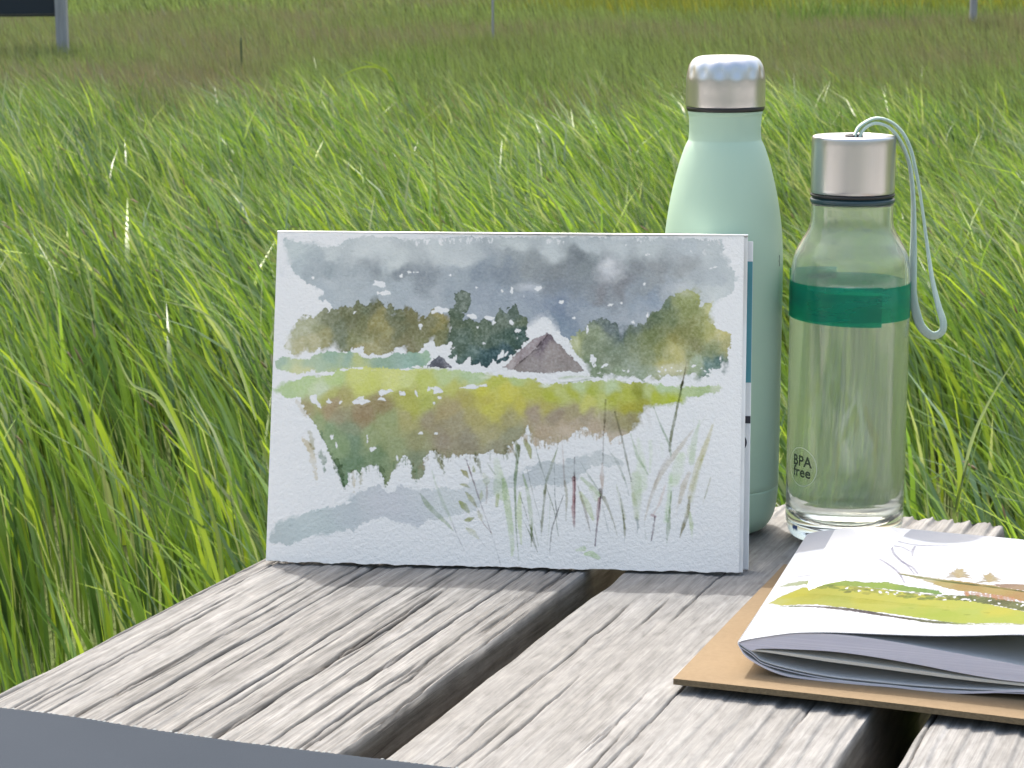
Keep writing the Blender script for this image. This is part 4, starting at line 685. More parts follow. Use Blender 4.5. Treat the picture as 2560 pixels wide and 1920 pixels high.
# low dark green shrubby tussocks (countable clumps)
TUS = []
def tussock(px, py, y, w, h, lbl):
    p = at(px, py, y); N = 300; r_ = np.random.RandomState(int(px))
    a = r_.rand(N) * 6.28; rad = np.sqrt(r_.rand(N)) * w / 2
    X = p.x + rad * np.cos(a); Y = y + rad * np.sin(a) * 1.1
    V, Q, T3, Cc = blades(X, Y, h * (0.6 + 0.5 * r_.rand(N)), np.full(N, 0.012 * y / 16), 0.3 * r_.rand(N), r_.rand(N) * 6.28, np.array([(0.105, 0.17, 0.045)]) * (0.7 + 0.7 * r_.rand(N, 1)), 3, r_)
    me = mesh_np('tussock', V, Q, T3); col_attr(me, Cc); o = link('sedge_tussock', me, FARGRASS); tag(o, lbl, 'tussock', 'darker green tussocks in the meadow')
tussock(1000, 62, 17, 0.8, 0.45, 'dark green tussock left of the thin centre pole, in the far meadow')
tussock(1320, 110, 14, 0.7, 0.42, 'dark green tussock above the painting\'s dark roof, in the middle meadow')
tussock(2060, 40, 30, 1.5, 0.6, 'wide dark green tussock far behind the clear bottle')
tussock(2290, 45, 29, 1.7, 0.55, 'wide dark green tussock left of the distant right post')

# prominent single reed stalks
def ribbon(pts, wid, col, name, mat, parent=None, face=(0, -1, 0.2), thick=0.0004):
    P = smooth_prof(np.array(pts, float), 6) if len(pts) > 2 else np.array(pts, float); n = len(P); f = np.array(face, float)
    W = np.interp(np.linspace(0, 1, n), np.linspace(0, 1, len(wid)), wid); tg = np.gradient(P, axis=0); sd = np.cross(tg, f); sd /= np.linalg.norm(sd, axis=1)[:, None]
    nn = np.cross(sd, tg); nn /= np.linalg.norm(nn, axis=1)[:, None]
    V = np.stack([P - sd * W[:, None] / 2, P + nn * (thick + W[:, None] * 0.12), P + sd * W[:, None] / 2], 1).reshape(-1, 3)
    me = mesh_np(name, V, grid_quads(n, 3)); col_attr(me, np.ones((len(V), 3)) * col); return link(name, me, mat, parent)
def reed(lbl, y, stem, leaves, col=(0.11, 0.17, 0.05), sw=0.004):
    P = [at(px, py, y) for px, py in stem]; b = P[0].copy(); gx_ = float(gz(np.array([b.x]), np.array([y]))[0])
    foot = Vector((b.x + (b.x - P[1].x) * 0.4, y, gx_)); root = thing('reed_plant', foot, lbl, 'reed', 'tall reeds standing out of the meadow')
    loc = [(p - foot) for p in [foot] + P]; ribbon(loc, [sw * 1.3, sw, sw * 0.6], (0.12, 0.17, 0.05), 'stem', GRASS, root)
    for lf, w_, c_ in leaves: ribbon([at(px, py, y) - foot for px, py in lf], [w_ * 0.3, w_ * 0.6, w_ * 0.35, w_ * 0.02], c_, 'leaf', GRASS, root)
BR, PL, GN = (0.23, 0.32, 0.04), (0.24, 0.31, 0.16), (0.10, 0.17, 0.05)
reed('tall reed with two bent leaves at its tip, standing above the grass left of centre', 4.4, [(1095, 470), (1035, 330), (1005, 250), (975, 195)], [([(975, 200), (960, 172), (905, 168), (838, 196)], .010, BR), ([(985, 205), (950, 168), (900, 150)], .008, BR), ([(1000, 260), (985, 200), (965, 175)], .012, GN)])
reed('reed with a long pale blade leaning left above the pad\'s left corner', 2.6, [(760, 700), (700, 600), (640, 540)], [([(640, 540), (580, 480), (505, 430)], .006, PL), ([(700, 600), (690, 540), (640, 480)], .006, GN)])
reed('reed with broad arching leaves at the lower left beside the table edge', 2.1, [(560, 1500), (520, 1250), (440, 1000)], [([(520, 1250), (455, 1080), (360, 900), (250, 790)], .008, BR), ([(480, 1150), (400, 1000), (330, 960), (290, 880)], .007, PL), ([(530, 1330), (420, 1260), (320, 1200)], .007, GN), ([(560, 1500), (500, 1300), (470, 1180)], .010, BR)])
reed('reed left of the painting with a long dark leaf crossing the bright grass', 2.4, [(700, 1350), (650, 1100), (560, 960)], [([(650, 1100), (560, 960), (440, 850), (330, 770)], .010, (0.10, 0.15, 0.03)), ([(640, 1050), (590, 900), (520, 790), (395, 750)], .007, PL), ([(560, 960), (520, 900), (500, 840)], .008, BR)])
reed('reed right of the clear bottle with a pale blade leaning right', 2.0, [(2380, 1420), (2392, 1260), (2420, 1150)], [([(2400, 1230), (2430, 1100), (2480, 990), (2550, 880)], .006, PL), ([(2390, 1280), (2400, 1180), (2370, 1060), (2330, 1000)], .010, BR)])

# ================================================================ far posts and information board
POST = NT('grey_post'); f = POST.noise((40, 40, 3), 1, 4); POST.set(Base_Color=POST.ramp(f, [(0.3, (0.25, 0.25, 0.27)), (0.7, (0.36, 0.36, 0.38))]), Roughness=0.8); POST = POST.m
def post(name, px, py, y, r, h, lbl, cat='post', grp=None, mat=POST, parent=None, n=10):
    p = at(px, py, y); z = float(gz(np.array([p.x]), np.array([y]))[0]) - 0.05
    me = lathe(smooth_prof([(0.0001, 0), (r, 0), (r, h * 0.5), (r * 0.97, h - r * 0.3), (r * 0.7, h), (0.0001, h + 0.004)], 2), n)
    o = link(name, me, mat, parent, (p.x, y, z) if parent is None else None)
    if parent is None: tag(o, lbl, cat, grp)
    return o, p, z
_p = at(157, 110, 19); pz = float(gz(np.array([_p.x]), np.array([19.]))[0]) - 0.05
board = thing('information_board', (_p.x, 19, pz), 'dark blue information board on a grey post at the top left of the meadow', 'sign')
zb = at(143, 38, 19).z - pz
link('post', box_mesh(-0.05, 0.05, -0.05, 0.05, 0, zb + 0.95, 0.01), POST, board)
link('post', box_mesh(-1.55, -1.45, -0.05, 0.05, 0, zb + 0.95, 0.01), POST, board)
NAVY = plastic('navy_panel', (0.010, 0.018, 0.032), 0.6); FR = simple('dark_frame', (0.02, 0.022, 0.02), 0.5)
pn_ = link('panel', box_mesh(-1.43, -0.052, -0.02, 0.02, zb + 0.012, zb + 0.9, 0.003), NAVY, board)
link('frame', box_mesh(-1.44, -0.051, -0.028, 0.028, zb - 0.012, zb + 0.011, 0.003), FR, board)
post('fence_post', 2432, 62, 26, 0.045, 1.5, 'grey wooden post in the far meadow at the top right, behind the clear bottle', 'post', 'distant posts')
DK = simple('dark_stalk', (0.085, 0.115, 0.055), 0.9)
post('marker_pole', 602, 100, 16, 0.008, 0.60, 'thin dark stake in the far meadow, left of the centre', 'stake', 'thin stakes in the meadow', DK)
post('marker_pole', 1232, 62, 20, 0.011, 0.95, 'thin pale grey stake at the top of the photo, above the painting\'s centre', 'stake', 'thin stakes in the meadow', POST)

# ================================================================ picnic table
table = thing('picnic_table', (0, 0, TABLE_Z), 'weathered grey wooden picnic table with deeply grained boards and open gaps', 'picnic table', rot=(0, 0, -TH))
LAT = {}
def vn(seed, a, b):
    """value noise on a hashed lattice, -1..1"""
    if seed not in LAT: LAT[seed] = np.random.RandomState(seed).rand(256, 256) * 2 - 1
    g = LAT[seed]; ia = np.floor(a).astype(int); ib = np.floor(b).astype(int); fa = a - ia; fb = b - ib
    fa = fa * fa * (3 - 2 * fa); fb = fb * fb * (3 - 2 * fb)
    G = lambda i, j: g[i % 256, j % 256]
    return (G(ia, ib) * (1 - fa) + G(ia + 1, ib) * fa) * (1 - fb) + (G(ia, ib + 1) * (1 - fa) + G(ia + 1, ib + 1) * fa) * fb
def make_board(n0, n1, s0, s1, seed, kind, cracks, fine=True, skew=0.0, thick=0.045):
    W = n1 - n0; du = 0.0006 if fine else 0.003
    u = np.arange(0.0008, W - 0.0008, du)
    st = np.concatenate([np.arange(s0, 0.56, 0.015), np.arange(0.56, s1 - 0.03, 0.0024), np.arange(s1 - 0.03, s1 + 1e-6, 0.0011)]) if fine else np.arange(s0, s1 + 1e-6, 0.02)
    Sg, Ug = np.meshgrid(st, u, indexing='ij'); sd = seed * 10
    wv = (0.0016 if kind == 'cracked' else 0.003) * vn(sd, Ug / 0.05, Sg / 0.2 + 7) + 0.0008 * vn(sd + 1, Ug / 0.015, Sg / 0.035)
    uu = Ug + wv
    if kind == 'cracked':
        h = 0.0005 * vn(sd + 2, uu / 0.0085, Sg / 0.5) + 0.00038 * vn(sd + 3, uu / 0.0032, Sg / 0.16) + 0.0003 * vn(sd + 4, uu / 0.0014, Sg / 0.035)
        fr = (uu / 0.0115) % 1.0; h += 0.00022 * (np.where(fr < 0.85, fr / 0.85, (1 - fr) / 0.15) - 0.5)
    else:
        per = 0.0105; ph = uu / per + 0.3 * vn(sd + 5, Ug / 0.08, Sg / 0.25); fr = ph % 1.0
        saw = np.where(fr < 0.86, fr / 0.86, (1 - fr) / 0.14)
        wgt = np.clip((Ug / W - 0.5) / 0.35, 0.08, 1.0) if kind == 'ridged_right' else np.full_like(Ug, 0.9)
        wgt = np.maximum(wgt, np.clip(1 - (s1 - Sg) / 0.10, 0, 1) * 0.9)
        h = 0.00125 * wgt * (saw - 0.5) + 0.0004 * vn(sd + 2, uu / 0.006, Sg / 0.12) + 0.0002 * vn(sd + 3, uu / 0.0025, Sg / 0.03) + 0.00013 * vn(sd + 4, Ug / 0.0018, Sg / 0.006)
    endw = np.clip(1 - (s1 - Sg) / 0.03, 0, 1); h *= 1 + 1.1 * endw
    dirt = np.clip(-h * 800 - 0.5, 0, 0.4)
    if fine:
        rc = np.random.RandomState(seed)
        cracks = list(cracks) + [(rc.rand() * W, a_, a_ + 0.04 + 0.22 * rc.rand(), 0.0006, 0.0028) for a_ in 0.52 + 0.55 * rc.rand(34 if kind == 'cracked' else 12)]
    for cu, ca, cb, cw, cd in cracks:
        cen = cu + 0.0008 * vn(sd + 6, Sg / 0.06 + cu * 990, Sg * 0) + 0.0005 * vn(sd + 7, Sg / 0.012 + cu * 555, Sg * 0)
        fade = np.clip((Sg - ca) / 0.03, 0, 1) * np.clip((cb - Sg) / 0.03, 0, 1)
        ww = cw * 0.62 * (0.55 + 0.45 * fade) * (1 + 0.4 * vn(sd + 8, Sg / 0.03 + cu * 77, Sg * 0)); g = np.exp(-(np.abs(Ug - cen) / ww) ** 2.2) * fade
        h -= cd * g; dirt = np.maximum(dirt, np.clip(g * 1.3, 0, 1))
    e = np.minimum(Ug, W - Ug); rr = 0.0022 * (1 + 0.6 * vn(sd + 9, Sg / 0.03, Ug * 0))
    k = np.clip(1 - e / rr, 0, 1); h -= rr * (1 - np.sqrt(np.clip(1 - k ** 2, 0, 1)))
    nv = lambda z: 0.0012 * vn(sd + 10, Sg[:, :1] / 0.06, z / 0.008 + Sg[:, :1] * 0) + 0.0005 * vn(sd + 11, Sg[:, :1] / 0.5, z / 0.002 + Sg[:, :1] * 0)
    sk = skew * (s1 - Sg) * (1 - Ug / W)
    zs = np.linspace(-0.006, -thick, 10)[None]
    jag = 0.0016 * vn(sd + 12, Ug / 0.004, Ug * 0) + 0.001 * vn(sd + 13, Ug / 0.0013, Ug * 0)
    ye = Sg + jag * (endw if fine else 0)
    top = np.stack([n0 + Ug - sk, ye, h], -1)
    so = np.broadcast_to(Sg[:, :1], (len(st), 10))
    right = np.stack([n1 + 0 * so - np.abs(nv(zs)), so, zs + 0 * so], -1)
    left = np.stack([n0 + 0 * so + np.abs(nv(zs)) - skew * (s1 - so), so, zs + 0 * so], -1)[:, ::-1]
    V = np.concatenate([top, right, left], 1); nr, nc = V.shape[:2]
    Q = grid_quads(nr, nc, True)[:, ::-1]
    D = np.concatenate([dirt, np.full((nr, 20), 0.30)], 1)
    ctr = np.array([[n0 + W / 2, s0, -thick / 2], [n0 + W / 2, s1, -thick / 2]]); i0 = nr * nc; a = np.arange(nc); b = (a + 1) % nc
    T3 = np.concatenate([np.stack([a, b, np.full(nc, i0)], -1)[:, ::-1] if False else np.stack([b, a, np.full(nc, i0)], -1), np.stack([a + (nr - 1) * nc, b + (nr - 1) * nc, np.full(nc, i0 + 1)], -1)])
    me = mesh_np('board', np.concatenate([V.reshape(-1, 3), ctr]), Q, T3); f_attr(me, np.concatenate([D.ravel(), [0.3, 0.3]]), 'dirt')
    f_attr(me, np.concatenate([np.concatenate([np.zeros_like(dirt), np.ones((nr, 20))], 1).ravel(), [0, 0]]), 'side')
    return link('board', me, WOOD if kind == 'cracked' else WOOD_SMOOTH, table)
def ck(n_, a, b, w=0.0008, d=0.004, o=-0.5187): return (n_ - o, a, b, w, d)
S0, S1 = -0.55, 1.1143
make_board(-0.5187, -0.3557, S0, S1, 1, 'cracked', [ck(-.487, .45, .72), ck(-.4715, .70, .86, .0006), ck(-.4275, .5, .90, .0011, .005), ck(-.4595, .45, .96, .0011, .005), ck(-.4085, .5, .90, .0015, .004), ck(-.3855, .55, .80, .0009), ck(-.3735, .55, .79, .0008), ck(-.508, .84, .93, .0009), ck(-.384, .75, .97, .0010), ck(-.369, .70, .80, .0007), ck(-.3665, .83, .96, .0008), ck(-.499, .55, .70, .0006, .003), ck(-.445, .6, .74, .0006, .003), ck(-.477, .78, .9, .0005, .003), ck(-.417, .86, 1.0, .0007, .003), ck(-.396, .9, 1.08, .0008, .003)], skew=0.004)
make_board(-0.3383, -0.1755, S0, S1, 2, 'ridged_right', [ck(-.256, .5, .82, .0005, .003, -.3383), ck(-.2695, .7, .80, .0004, .002, -.3383), ck(-.291, .88, 1.0, .0006, .003, -.3383), ck(-.248, .62, .74, .0005, .002, -.3383)])
make_board(-0.1548, 0.008, S0, S1, 3, 'ridged', [ck(-.10, .5, .9, .0006, .003, -.1548)])
make_board(0.0285, 0.1915, S0, S1, 4, 'ridged', [], fine=False)
make_board(0.212, 0.375, S0, S1, 5, 'ridged', [], fine=False)
for s in (S0 + 0.28, 0.30, S1 - 0.26): link('cross_beam', box_mesh(-0.50, 0.355, s - 0.045, s + 0.045, -0.145, -0.047, 0.003), WOOD, table)
for s in (S0 + 0.34, S1 - 0.32):
    for sg in (-1, 1):
        me = box_mesh(-0.045, 0.045, -0.025, 0.025, -0.03, 0.79, 0.003); o = link('leg', me, WOOD, table)
        o.location = (-0.07 + sg * 0.52, s + 0.047 * (1 if s > 0.3 else -1), -0.755); o.rotation_euler = (0, -sg * 0.38, 0)
for me in {o.data for o in table.children if o.type == 'MESH'}:
    if 'dirt' not in me.attributes: f_attr(me, np.full(len(me.vertices), 0.3), 'dirt')

# ================================================================ painting pad, leaning on the green bottle
PAD_W, PAD_Hh, LEAN = 0.24, 0.17, R(16.6)
pad = thing('watercolour_pad', (-0.0066, 1.0156, TABLE_Z + 0.0012), 'white watercolour pad propped upright, painted with a dark cloudy sky, barn roof and reeds', 'watercolour pad')
pad.rotation_euler = (Matrix.Rotation(-0.1057, 4, 'Z') @ Matrix.Rotation(-LEAN, 4, 'X')).to_euler()
land = image_from('landscape_painting', paint_landscape())
CARD = paper_mat('pad_card', (0.80, 0.80, 0.795), 0.25)
EDGE = NT('page_edges'); f = EDGE.noise((30, 3000, 30), 1, 2); EDGE.set(Base_Color=EDGE.ramp(f, [(0.35, (0.62, 0.60, 0.56)), (0.6, (0.80, 0.79, 0.77))]), Roughness=0.85); EDGE = EDGE.m
def sheet_mesh(w, h, nx, nz, yf, thick=0.0004, edge=0.0004, seed=1, rag=1.0):
    """thin upright sheet with uneven lower edge, front towards -y"""
    r_ = np.random.RandomState(seed); X = np.linspace(-w / 2, w / 2, nx); Z = np.linspace(0, h, nz)
    XX, ZZ = np.meshgrid(X, Z); rg = (r_.rand(nx) - 0.3) * 0.0016 * rag; rg = np.convolve(rg, np.ones(3) / 3, 'same'); ZZ = ZZ + rg[None] * np.clip(1 - ZZ / 0.01, 0, 1)
    Y = np.full_like(XX, yf) + 0.0005 * np.sin(XX * 22 + 1) * (ZZ / h)
    f = np.stack([XX, Y, ZZ], -1).reshape(-1, 3); b = f + [0, thick, 0]; n = nx * nz; q = grid_quads(nz, nx)
    ring = np.concatenate([np.arange(nx), np.arange(1, nz) * nx + nx - 1, (nz - 1) * nx + np.arange(nx - 2, -1, -1), np.arange(nz - 2, 0, -1) * nx]); r2 = np.roll(ring, -1)
    sq = np.stack([r2, ring, ring + n, r2 + n], -1)[:, ::-1]
    me = mesh_np('sheet', np.concatenate([f, b]), np.concatenate([q, q[:, ::-1] + n, sq]), smooth=False)
    uv = me.uv_layers.new(name='uv'); li = np.empty(len(me.loops), np.int32); me.loops.foreach_get('vertex_index', li)
    P = np.concatenate([f, b])[li]; uv.data.foreach_set('uv', np.stack([P[:, 0] / w + 0.5, P[:, 2] / h], -1).astype(np.float32).ravel()); return me
link('painted_sheet', sheet_mesh(PAD_W, PAD_Hh, 121, 60, -0.0006, seed=4), paper_mat('painted_paper', (0.86, 0.835, 0.80), 0.75, 620, land), pad)
link('paper_block', box_mesh(-PAD_W / 2 + 0.0004, PAD_W / 2 + 0.0019, 0.0, 0.0024, 0.0005, PAD_Hh - 0.0004, 0.0003, 1), EDGE, pad)
# back cover folded away behind, with its printed face
YC = 0.0085
cover = link('back_cover', box_mesh(-PAD_W / 2 + 0.002, PAD_W / 2 + 0.0047, YC, YC + 0.0012, 0.002, PAD_Hh - 0.001, 0.0003, 1), CARD, pad)
TEAL = simple('teal_print', (0.075, 0.27, 0.31), 0.5, 0.04); INK = simple('dark_print', (0.03, 0.025, 0.032), 0.5, 0.04)
xr = PAD_W / 2 + 0.0046
link('teal_band', box_mesh(-PAD_W / 2 + 0.003, xr, YC - 0.00025, YC - 0.00005, 0.0965, 0.1585), TEAL, cover)
link('black_bar', box_mesh(PAD_W / 2 - 0.04, xr, YC - 0.00025, YC - 0.00005, 0.0758, 0.0795), INK, cover)
bm = bmesh.new()                                             # round emblem, half hidden behind the block
cx0, cz0 = PAD_W / 2 - 0.0045, 0.0660
vs_ = [bm.verts.new((cx0 + 0.0078 * math.cos(a) * (1 if abs(math.cos(a)) < .9 else .96), YC - 0.0003, cz0 + 0.0056 * math.sin(a))) for a in np.linspace(0, 2 * math.pi, 28, endpoint=False)]
bm.faces.new(vs_); me = bpy.data.meshes.new('emblem'); bm.to_mesh(me); bm.free(); link('emblem', me, INK, cover)
bm = bmesh.new()
for k_ in range(2):
    r0, r1 = (0.0058, 0.0064) if k_ == 0 else (0.0040, 0.0052)
    A = np.linspace(-1.1, 0.9, 12) if k_ == 0 else np.linspace(-0.5, 0.6, 8)
    p0 = [bm.verts.new((cx0 + r0 * math.cos(a), YC - 0.0004, cz0 + r0 * 0.72 * math.sin(a))) for a in A]; p1 = [bm.verts.new((cx0 + r1 * math.cos(a), YC - 0.0004, cz0 + r1 * 0.72 * math.sin(a))) for a in A]
    for i in range(len(A) - 1): bm.faces.new((p0[i], p0[i + 1], p1[i + 1], p1[i]))
me = bpy.data.meshes.new('emblem_lines'); bm.to_mesh(me); bm.free(); link('emblem_lines', me, CARD, cover)
# folded top strip joining block and cover
prof = [(-0.0009, PAD_Hh + 0.0003), (0.0, PAD_Hh + 0.0009), (0.004, PAD_Hh + 0.0012), (YC, PAD_Hh + 0.0010), (YC + 0.0018, PAD_Hh + 0.0), (YC + 0.0018, PAD_Hh - 0.02)]
V = np.array([[(x_, y_, z_) for y_, z_ in prof] for x_ in (-PAD_W / 2 - 0.0002, PAD_W / 2 + 0.0020)]).reshape(-1, 3)
o = link('top_fold', mesh_np('fold', V, grid_quads(2, len(prof)), smooth=False), CARD, pad); sm = o.modifiers.new('thickness', 'SOLIDIFY'); sm.thickness = 0.0004; sm.offset = 0

# ================================================================ mint bottle
gb = thing('steel_water_bottle', (0.1118, 1.0945, TABLE_Z + 0.0012), 'tall mint green matt bottle with a domed steel cap, standing behind the painting', 'bottle')
prof = smooth_prof([(0.0001, 0.0018), (0.017, 0.0015), (0.0215, 0.0), (0.0255, 0.0025), (0.0292, 0.009), (0.0308, 0.018), (0.0312, 0.0243), (0.0308, 0.0248), (0.03125, 0.0254), (0.0314, 0.05), (0.0314, 0.10), (0.0314, 0.140), (0.0312, 0.150), (0.0304, 0.162), (0.0280, 0.178), (0.0247, 0.1925), (0.0213, 0.2035), (0.0190, 0.2085), (0.01865, 0.2125), (0.0189, 0.2205), (0.0194, 0.2225), (0.0190, 0.2240), (0.016, 0.2242)], 5, sharp=(2, 6, 7, 8, 17, 22))
link('body', lathe(prof, 128), MINT, gb)
link('seal_ring', lathe([(0.012, 0.2236), (0.0198, 0.2236), (0.0203, 0.2246), (0.0203, 0.2262), (0.012, 0.2264)], 96), BLACK, gb)
cp = smooth_prof([(0.0188, 0.2258), (0.0203, 0.2259), (0.0206, 0.2266), (0.0206, 0.232), (0.0206, 0.2375), (0.0204, 0.2415), (0.0194, 0.2465), (0.0170, 0.2500), (0.0135, 0.2516), (0.0080, 0.2521), (0.0001, 0.2522)], 7, sharp=(0, 1))
def flute(a, z):
    k_ = np.exp(-((z - 0.2448) / 0.0034) ** 2); return 1 - 0.034 * k_ * (0.5 + 0.5 * np.cos(a * 14 + 0.6)) ** 1.3
link('cap', lathe(cp, 280, flute), STEEL, gb)
SMUD = simple('grey_print', (0.10, 0.15, 0.15), 0.6)
V = [];   # tiny worn mark on the shoulder, right side
for i in range(7):
    a = R(-28) + 0.012 * math.sin(i * 1.7); r0 = 0.03155; V.append((r0 * math.cos(a - 0.01 - 0.008 * (i % 2)), r0 * math.sin(a - 0.01), 0.1435 + i * 0.0010)); V.append((r0 * math.cos(a + 0.016), r0 * math.sin(a + 0.016), 0.1437 + i * 0.0010))
link('worn_mark', mesh_np('mark', V, grid_quads(7, 2)), SMUD, gb)

# ================================================================ clear bottle
cb = thing('clear_water_bottle', (0.176, 1.0748, TABLE_Z + 0.0012), 'transparent water bottle with steel cap, pale wrist strap and green tape band', 'bottle')
outer = smooth_prof([(0.0001, 0.0022), (0.020, 0.0020), (0.0255, 0.0), (0.0288, 0.0022), (0.0307, 0.008), (0.0310, 0.016), (0.0310, 0.06), (0.0310, 0.110), (0.0310, 0.1385), (0.0303, 0.1455), (0.0288, 0.1515), (0.0262, 0.1568), (0.0236, 0.1610), (0.0217, 0.1655), (0.0211, 0.1700), (0.0211, 0.1760), (0.0213, 0.1772)], 5, sharp=(2, 6, 8, 15, 16))
inner = smooth_prof([(0.0196, 0.1772), (0.0194, 0.1700), (0.0199, 0.1650), (0.0218, 0.1600), (0.0244, 0.1555), (0.0270, 0.1505), (0.0284, 0.1450), (0.0290, 0.1380), (0.0290, 0.100), (0.0290, 0.044), (0.0284, 0.030), (0.0264, 0.0205), (0.0222, 0.0135), (0.0150, 0.0092), (0.0001, 0.0075)], 5, sharp=(0, 7, 8, 9))
shell = np.concatenate([outer, inner])
link('bottle_wall', lathe(shell, 128), CLEAR, cb)
wl_ = [p for p in inner[::-1] if p[1] < 0.1285]
wprof = np.array([(max(r + 0.0001 * (r > 0.001), 0.0001), z - 0.0001) for r, z in wl_] + [(0.02885, 0.1292), (0.0278, 0.1286), (0.0001, 0.1284)])
link('water', lathe(wprof, 128), WATER, cb)
def band(r0, z0, z1, a0, a1, name, mat, tilt=0.0, n=70):
    A = np.linspace(R(a0), R(a1), n); u = np.linspace(0, 1, n)
    V = np.stack([np.stack([r0 * np.cos(A), r0 * np.sin(A), z + tilt * u], -1) for z in np.linspace(z0, z1, 4)], 0).reshape(-1, 3)
    return link(name, mesh_np(name, V, grid_quads(4, n)), mat, cb)
band(0.03115, 0.1186, 0.1366, -68, 292, 'tape_band', TAPE, 0.0006, 120)
band(0.03135, 0.1188, 0.1352, -190, -68, 'tape_overlap', TAPE, -0.0022)
band(0.03130, 0.1330, 0.1400, 95, 170, 'tape_end', TAPE, 0.0026)
link('seal_ring', lathe(smooth_prof([(0.017, 0.1772), (0.0209, 0.1774), (0.0217, 0.1781), (0.0217, 0.1793), (0.0210, 0.1800), (0.0204, 0.1804), (0.0204, 0.1809)], 3), 96), plastic('dark_teal_rubber', (0.02, 0.05, 0.06), 0.3), cb)
link('neck_ring', lathe(smooth_prof([(0.0200, 0.1806), (0.0213, 0.1808), (0.0216, 0.1816), (0.0212, 0.1822), (0.020, 0.1823)], 3), 96), BLACK, cb)
cap = link('cap', lathe(smooth_prof([(0.018, 0.1825), (0.0211, 0.1825), (0.0214, 0.1829), (0.02145, 0.195), (0.0214, 0.2100), (0.0211, 0.2112), (0.0203, 0.2118), (0.0170, 0.2120), (0.0165, 0.2118), (0.0120, 0.2113), (0.0001, 0.2112)], 4, sharp=(1, 2, 4, 6, 8)), 160), STEEL, cb)
link('strap_eyelet', lathe([(0.0028, 0.2110), (0.0030, 0.2122), (0.0044, 0.2122), (0.0047, 0.2110)], 24), BLACK, cb)
# strap: one long flat loop of woven cord
t = NT('woven_strap'); w2 = t.n('TexWave'); w2.wave_type = 'BANDS'; w2.bands_direction = 'X'; w2.inputs['Scale'].default_value = 1.0
uvn = t.n('UVMap'); mp = t.n('Mapping'); mp.inputs['Scale'].default_value = (60, 1, 1); t.L.new(uvn.outputs[0], mp.inputs[0]); t.L.new(mp.outputs[0], w2.inputs['Vector'])
t.set(Base_Color=t.ramp(w2.outputs['Fac'], [(0.2, (0.44, 0.60, 0.54)), (0.7, (0.68, 0.84, 0.78))]), Roughness=0.75); t.bump(w2.outputs['Fac'], 0.6, 0.0005); STRAP = t.m
px_path = [(2137, 352, 0, 0), (2138, 338, 0, 0), (2150, 315, 0, 0), (2187, 296, 0, 0), (2224, 303, 0, 0), (2255, 330, 0, 0), (2276, 372, 0, 0), (2289, 425, 0, 0), (2298, 470, 0, .1), (2309, 545, 0, .2), (2319, 620, 0, .3), (2331, 700, 0, .5), (2346, 765, 0, .7), (2358, 806, 0, .9), (2354, 830, 0, 1.0), (2330, 839, 0, 1.1), (2304, 818, 0, 1.1), (2290, 780, 0, 1.0), (2281, 730, 0, .9), (2283, 650, .2, .6), (2284, 580, .2, .35), (2283, 500, .2, .2), (2277, 430, .2, .1), (2266, 385, .2, 0), (2245, 343, .2, 0), (2220, 317, .2, 0), (2188, 308, .2, 0), (2162, 320, .2, 0), (2149, 342, .2, 0), (2148, 354, .2, 0)]
P = []; tw = []
for px, py, fy, tww in px_path:
    q_ = at(px, py, 1.0725 + (0.0 if fy == 0 else -0.0012)); P.append((q_.x - 0.176, q_.y - 1.0748, q_.z - TABLE_Z - 0.0012)); tw.append(tww)
P = smooth_prof(P, 6); tw = np.interp(np.linspace(0, 1, len(P)), np.linspace(0, 1, len(tw)), tw)
tg = np.gradient(P, axis=0); tg /= np.linalg.norm(tg, axis=1)[:, None]; side = np.cross(tg, [0, 1, 0]); side /= np.linalg.norm(side, axis=1)[:, None]; dep = np.cross(side, tg)
ca, sa = np.cos(tw)[:, None], np.sin(tw)[:, None]; wa = side * sa + dep * ca; wb = side * ca - dep * sa
ring = [P + wa * 0.0024 * x_ + wb * 0.00075 * y_ for x_, y_ in ((-1, -.5), (-.6, -1), (.6, -1), (1, -.5), (1, .5), (.6, 1), (-.6, 1), (-1, .5))]
V = np.stack(ring, 1); me = mesh_np('strap', V.reshape(-1, 3), grid_quads(len(P), 8, True))
uvl = me.uv_layers.new(name='uv'); li = np.empty(len(me.loops), np.int32); me.loops.foreach_get('vertex_index', li)
uvl.data.foreach_set('uv', np.stack([(li // 8) / len(P) * 8, (li % 8) / 8], -1).astype(np.float32).ravel()); link('strap', me, STRAP, cb)
# printed roundel with the words BPA free
def text_mesh(s, size):
    cu = bpy.data.curves.new('t', 'FONT'); cu.body = s; cu.size = size; cu.align_x = 'CENTER'; cu.resolution_u = 3; cu.space_character = 1.05; cu.offset = size * 0.018
    ob = bpy.data.objects.new('t', cu); C.objects.link(ob); dg = bpy.context.evaluated_depsgraph_get(); me = bpy.data.meshes.new_from_object(ob.evaluated_get(dg)); bpy.data.objects.remove(ob); return me
def on_bottle(me, ang, z, r=0.03108):
    for v in me.vertices:
        a = R(ang) + v.co.x / r; v.co = Vector((r * math.cos(a), r * math.sin(a), z + v.co.y))
PRINT = simple('black_green_print', (0.012, 0.03, 0.025), 0.5); PALE = simple('pale_print', (0.55, 0.62, 0.58), 0.5)
lab_ang = -146
for s_, z_ in (('BPA', 0.0420), ('free', 0.0362)):
    me = text_mesh(s_, 0.0078); on_bottle(me, lab_ang, z_); link('lettering', me, PRINT, cb)
A = np.linspace(0, 2 * np.pi, 60); V = []
for r_ in (0.0100, 0.01035):
    for a in A: an = R(lab_ang) + r_ * math.cos(a) / 0.03108; V.append((0.03108 * math.cos(an), 0.03108 * math.sin(an), 0.0415 + r_ * math.sin(a)))
link('roundel', mesh_np('roundel', V, grid_quads(2, 60)), PALE, cb)
V = []
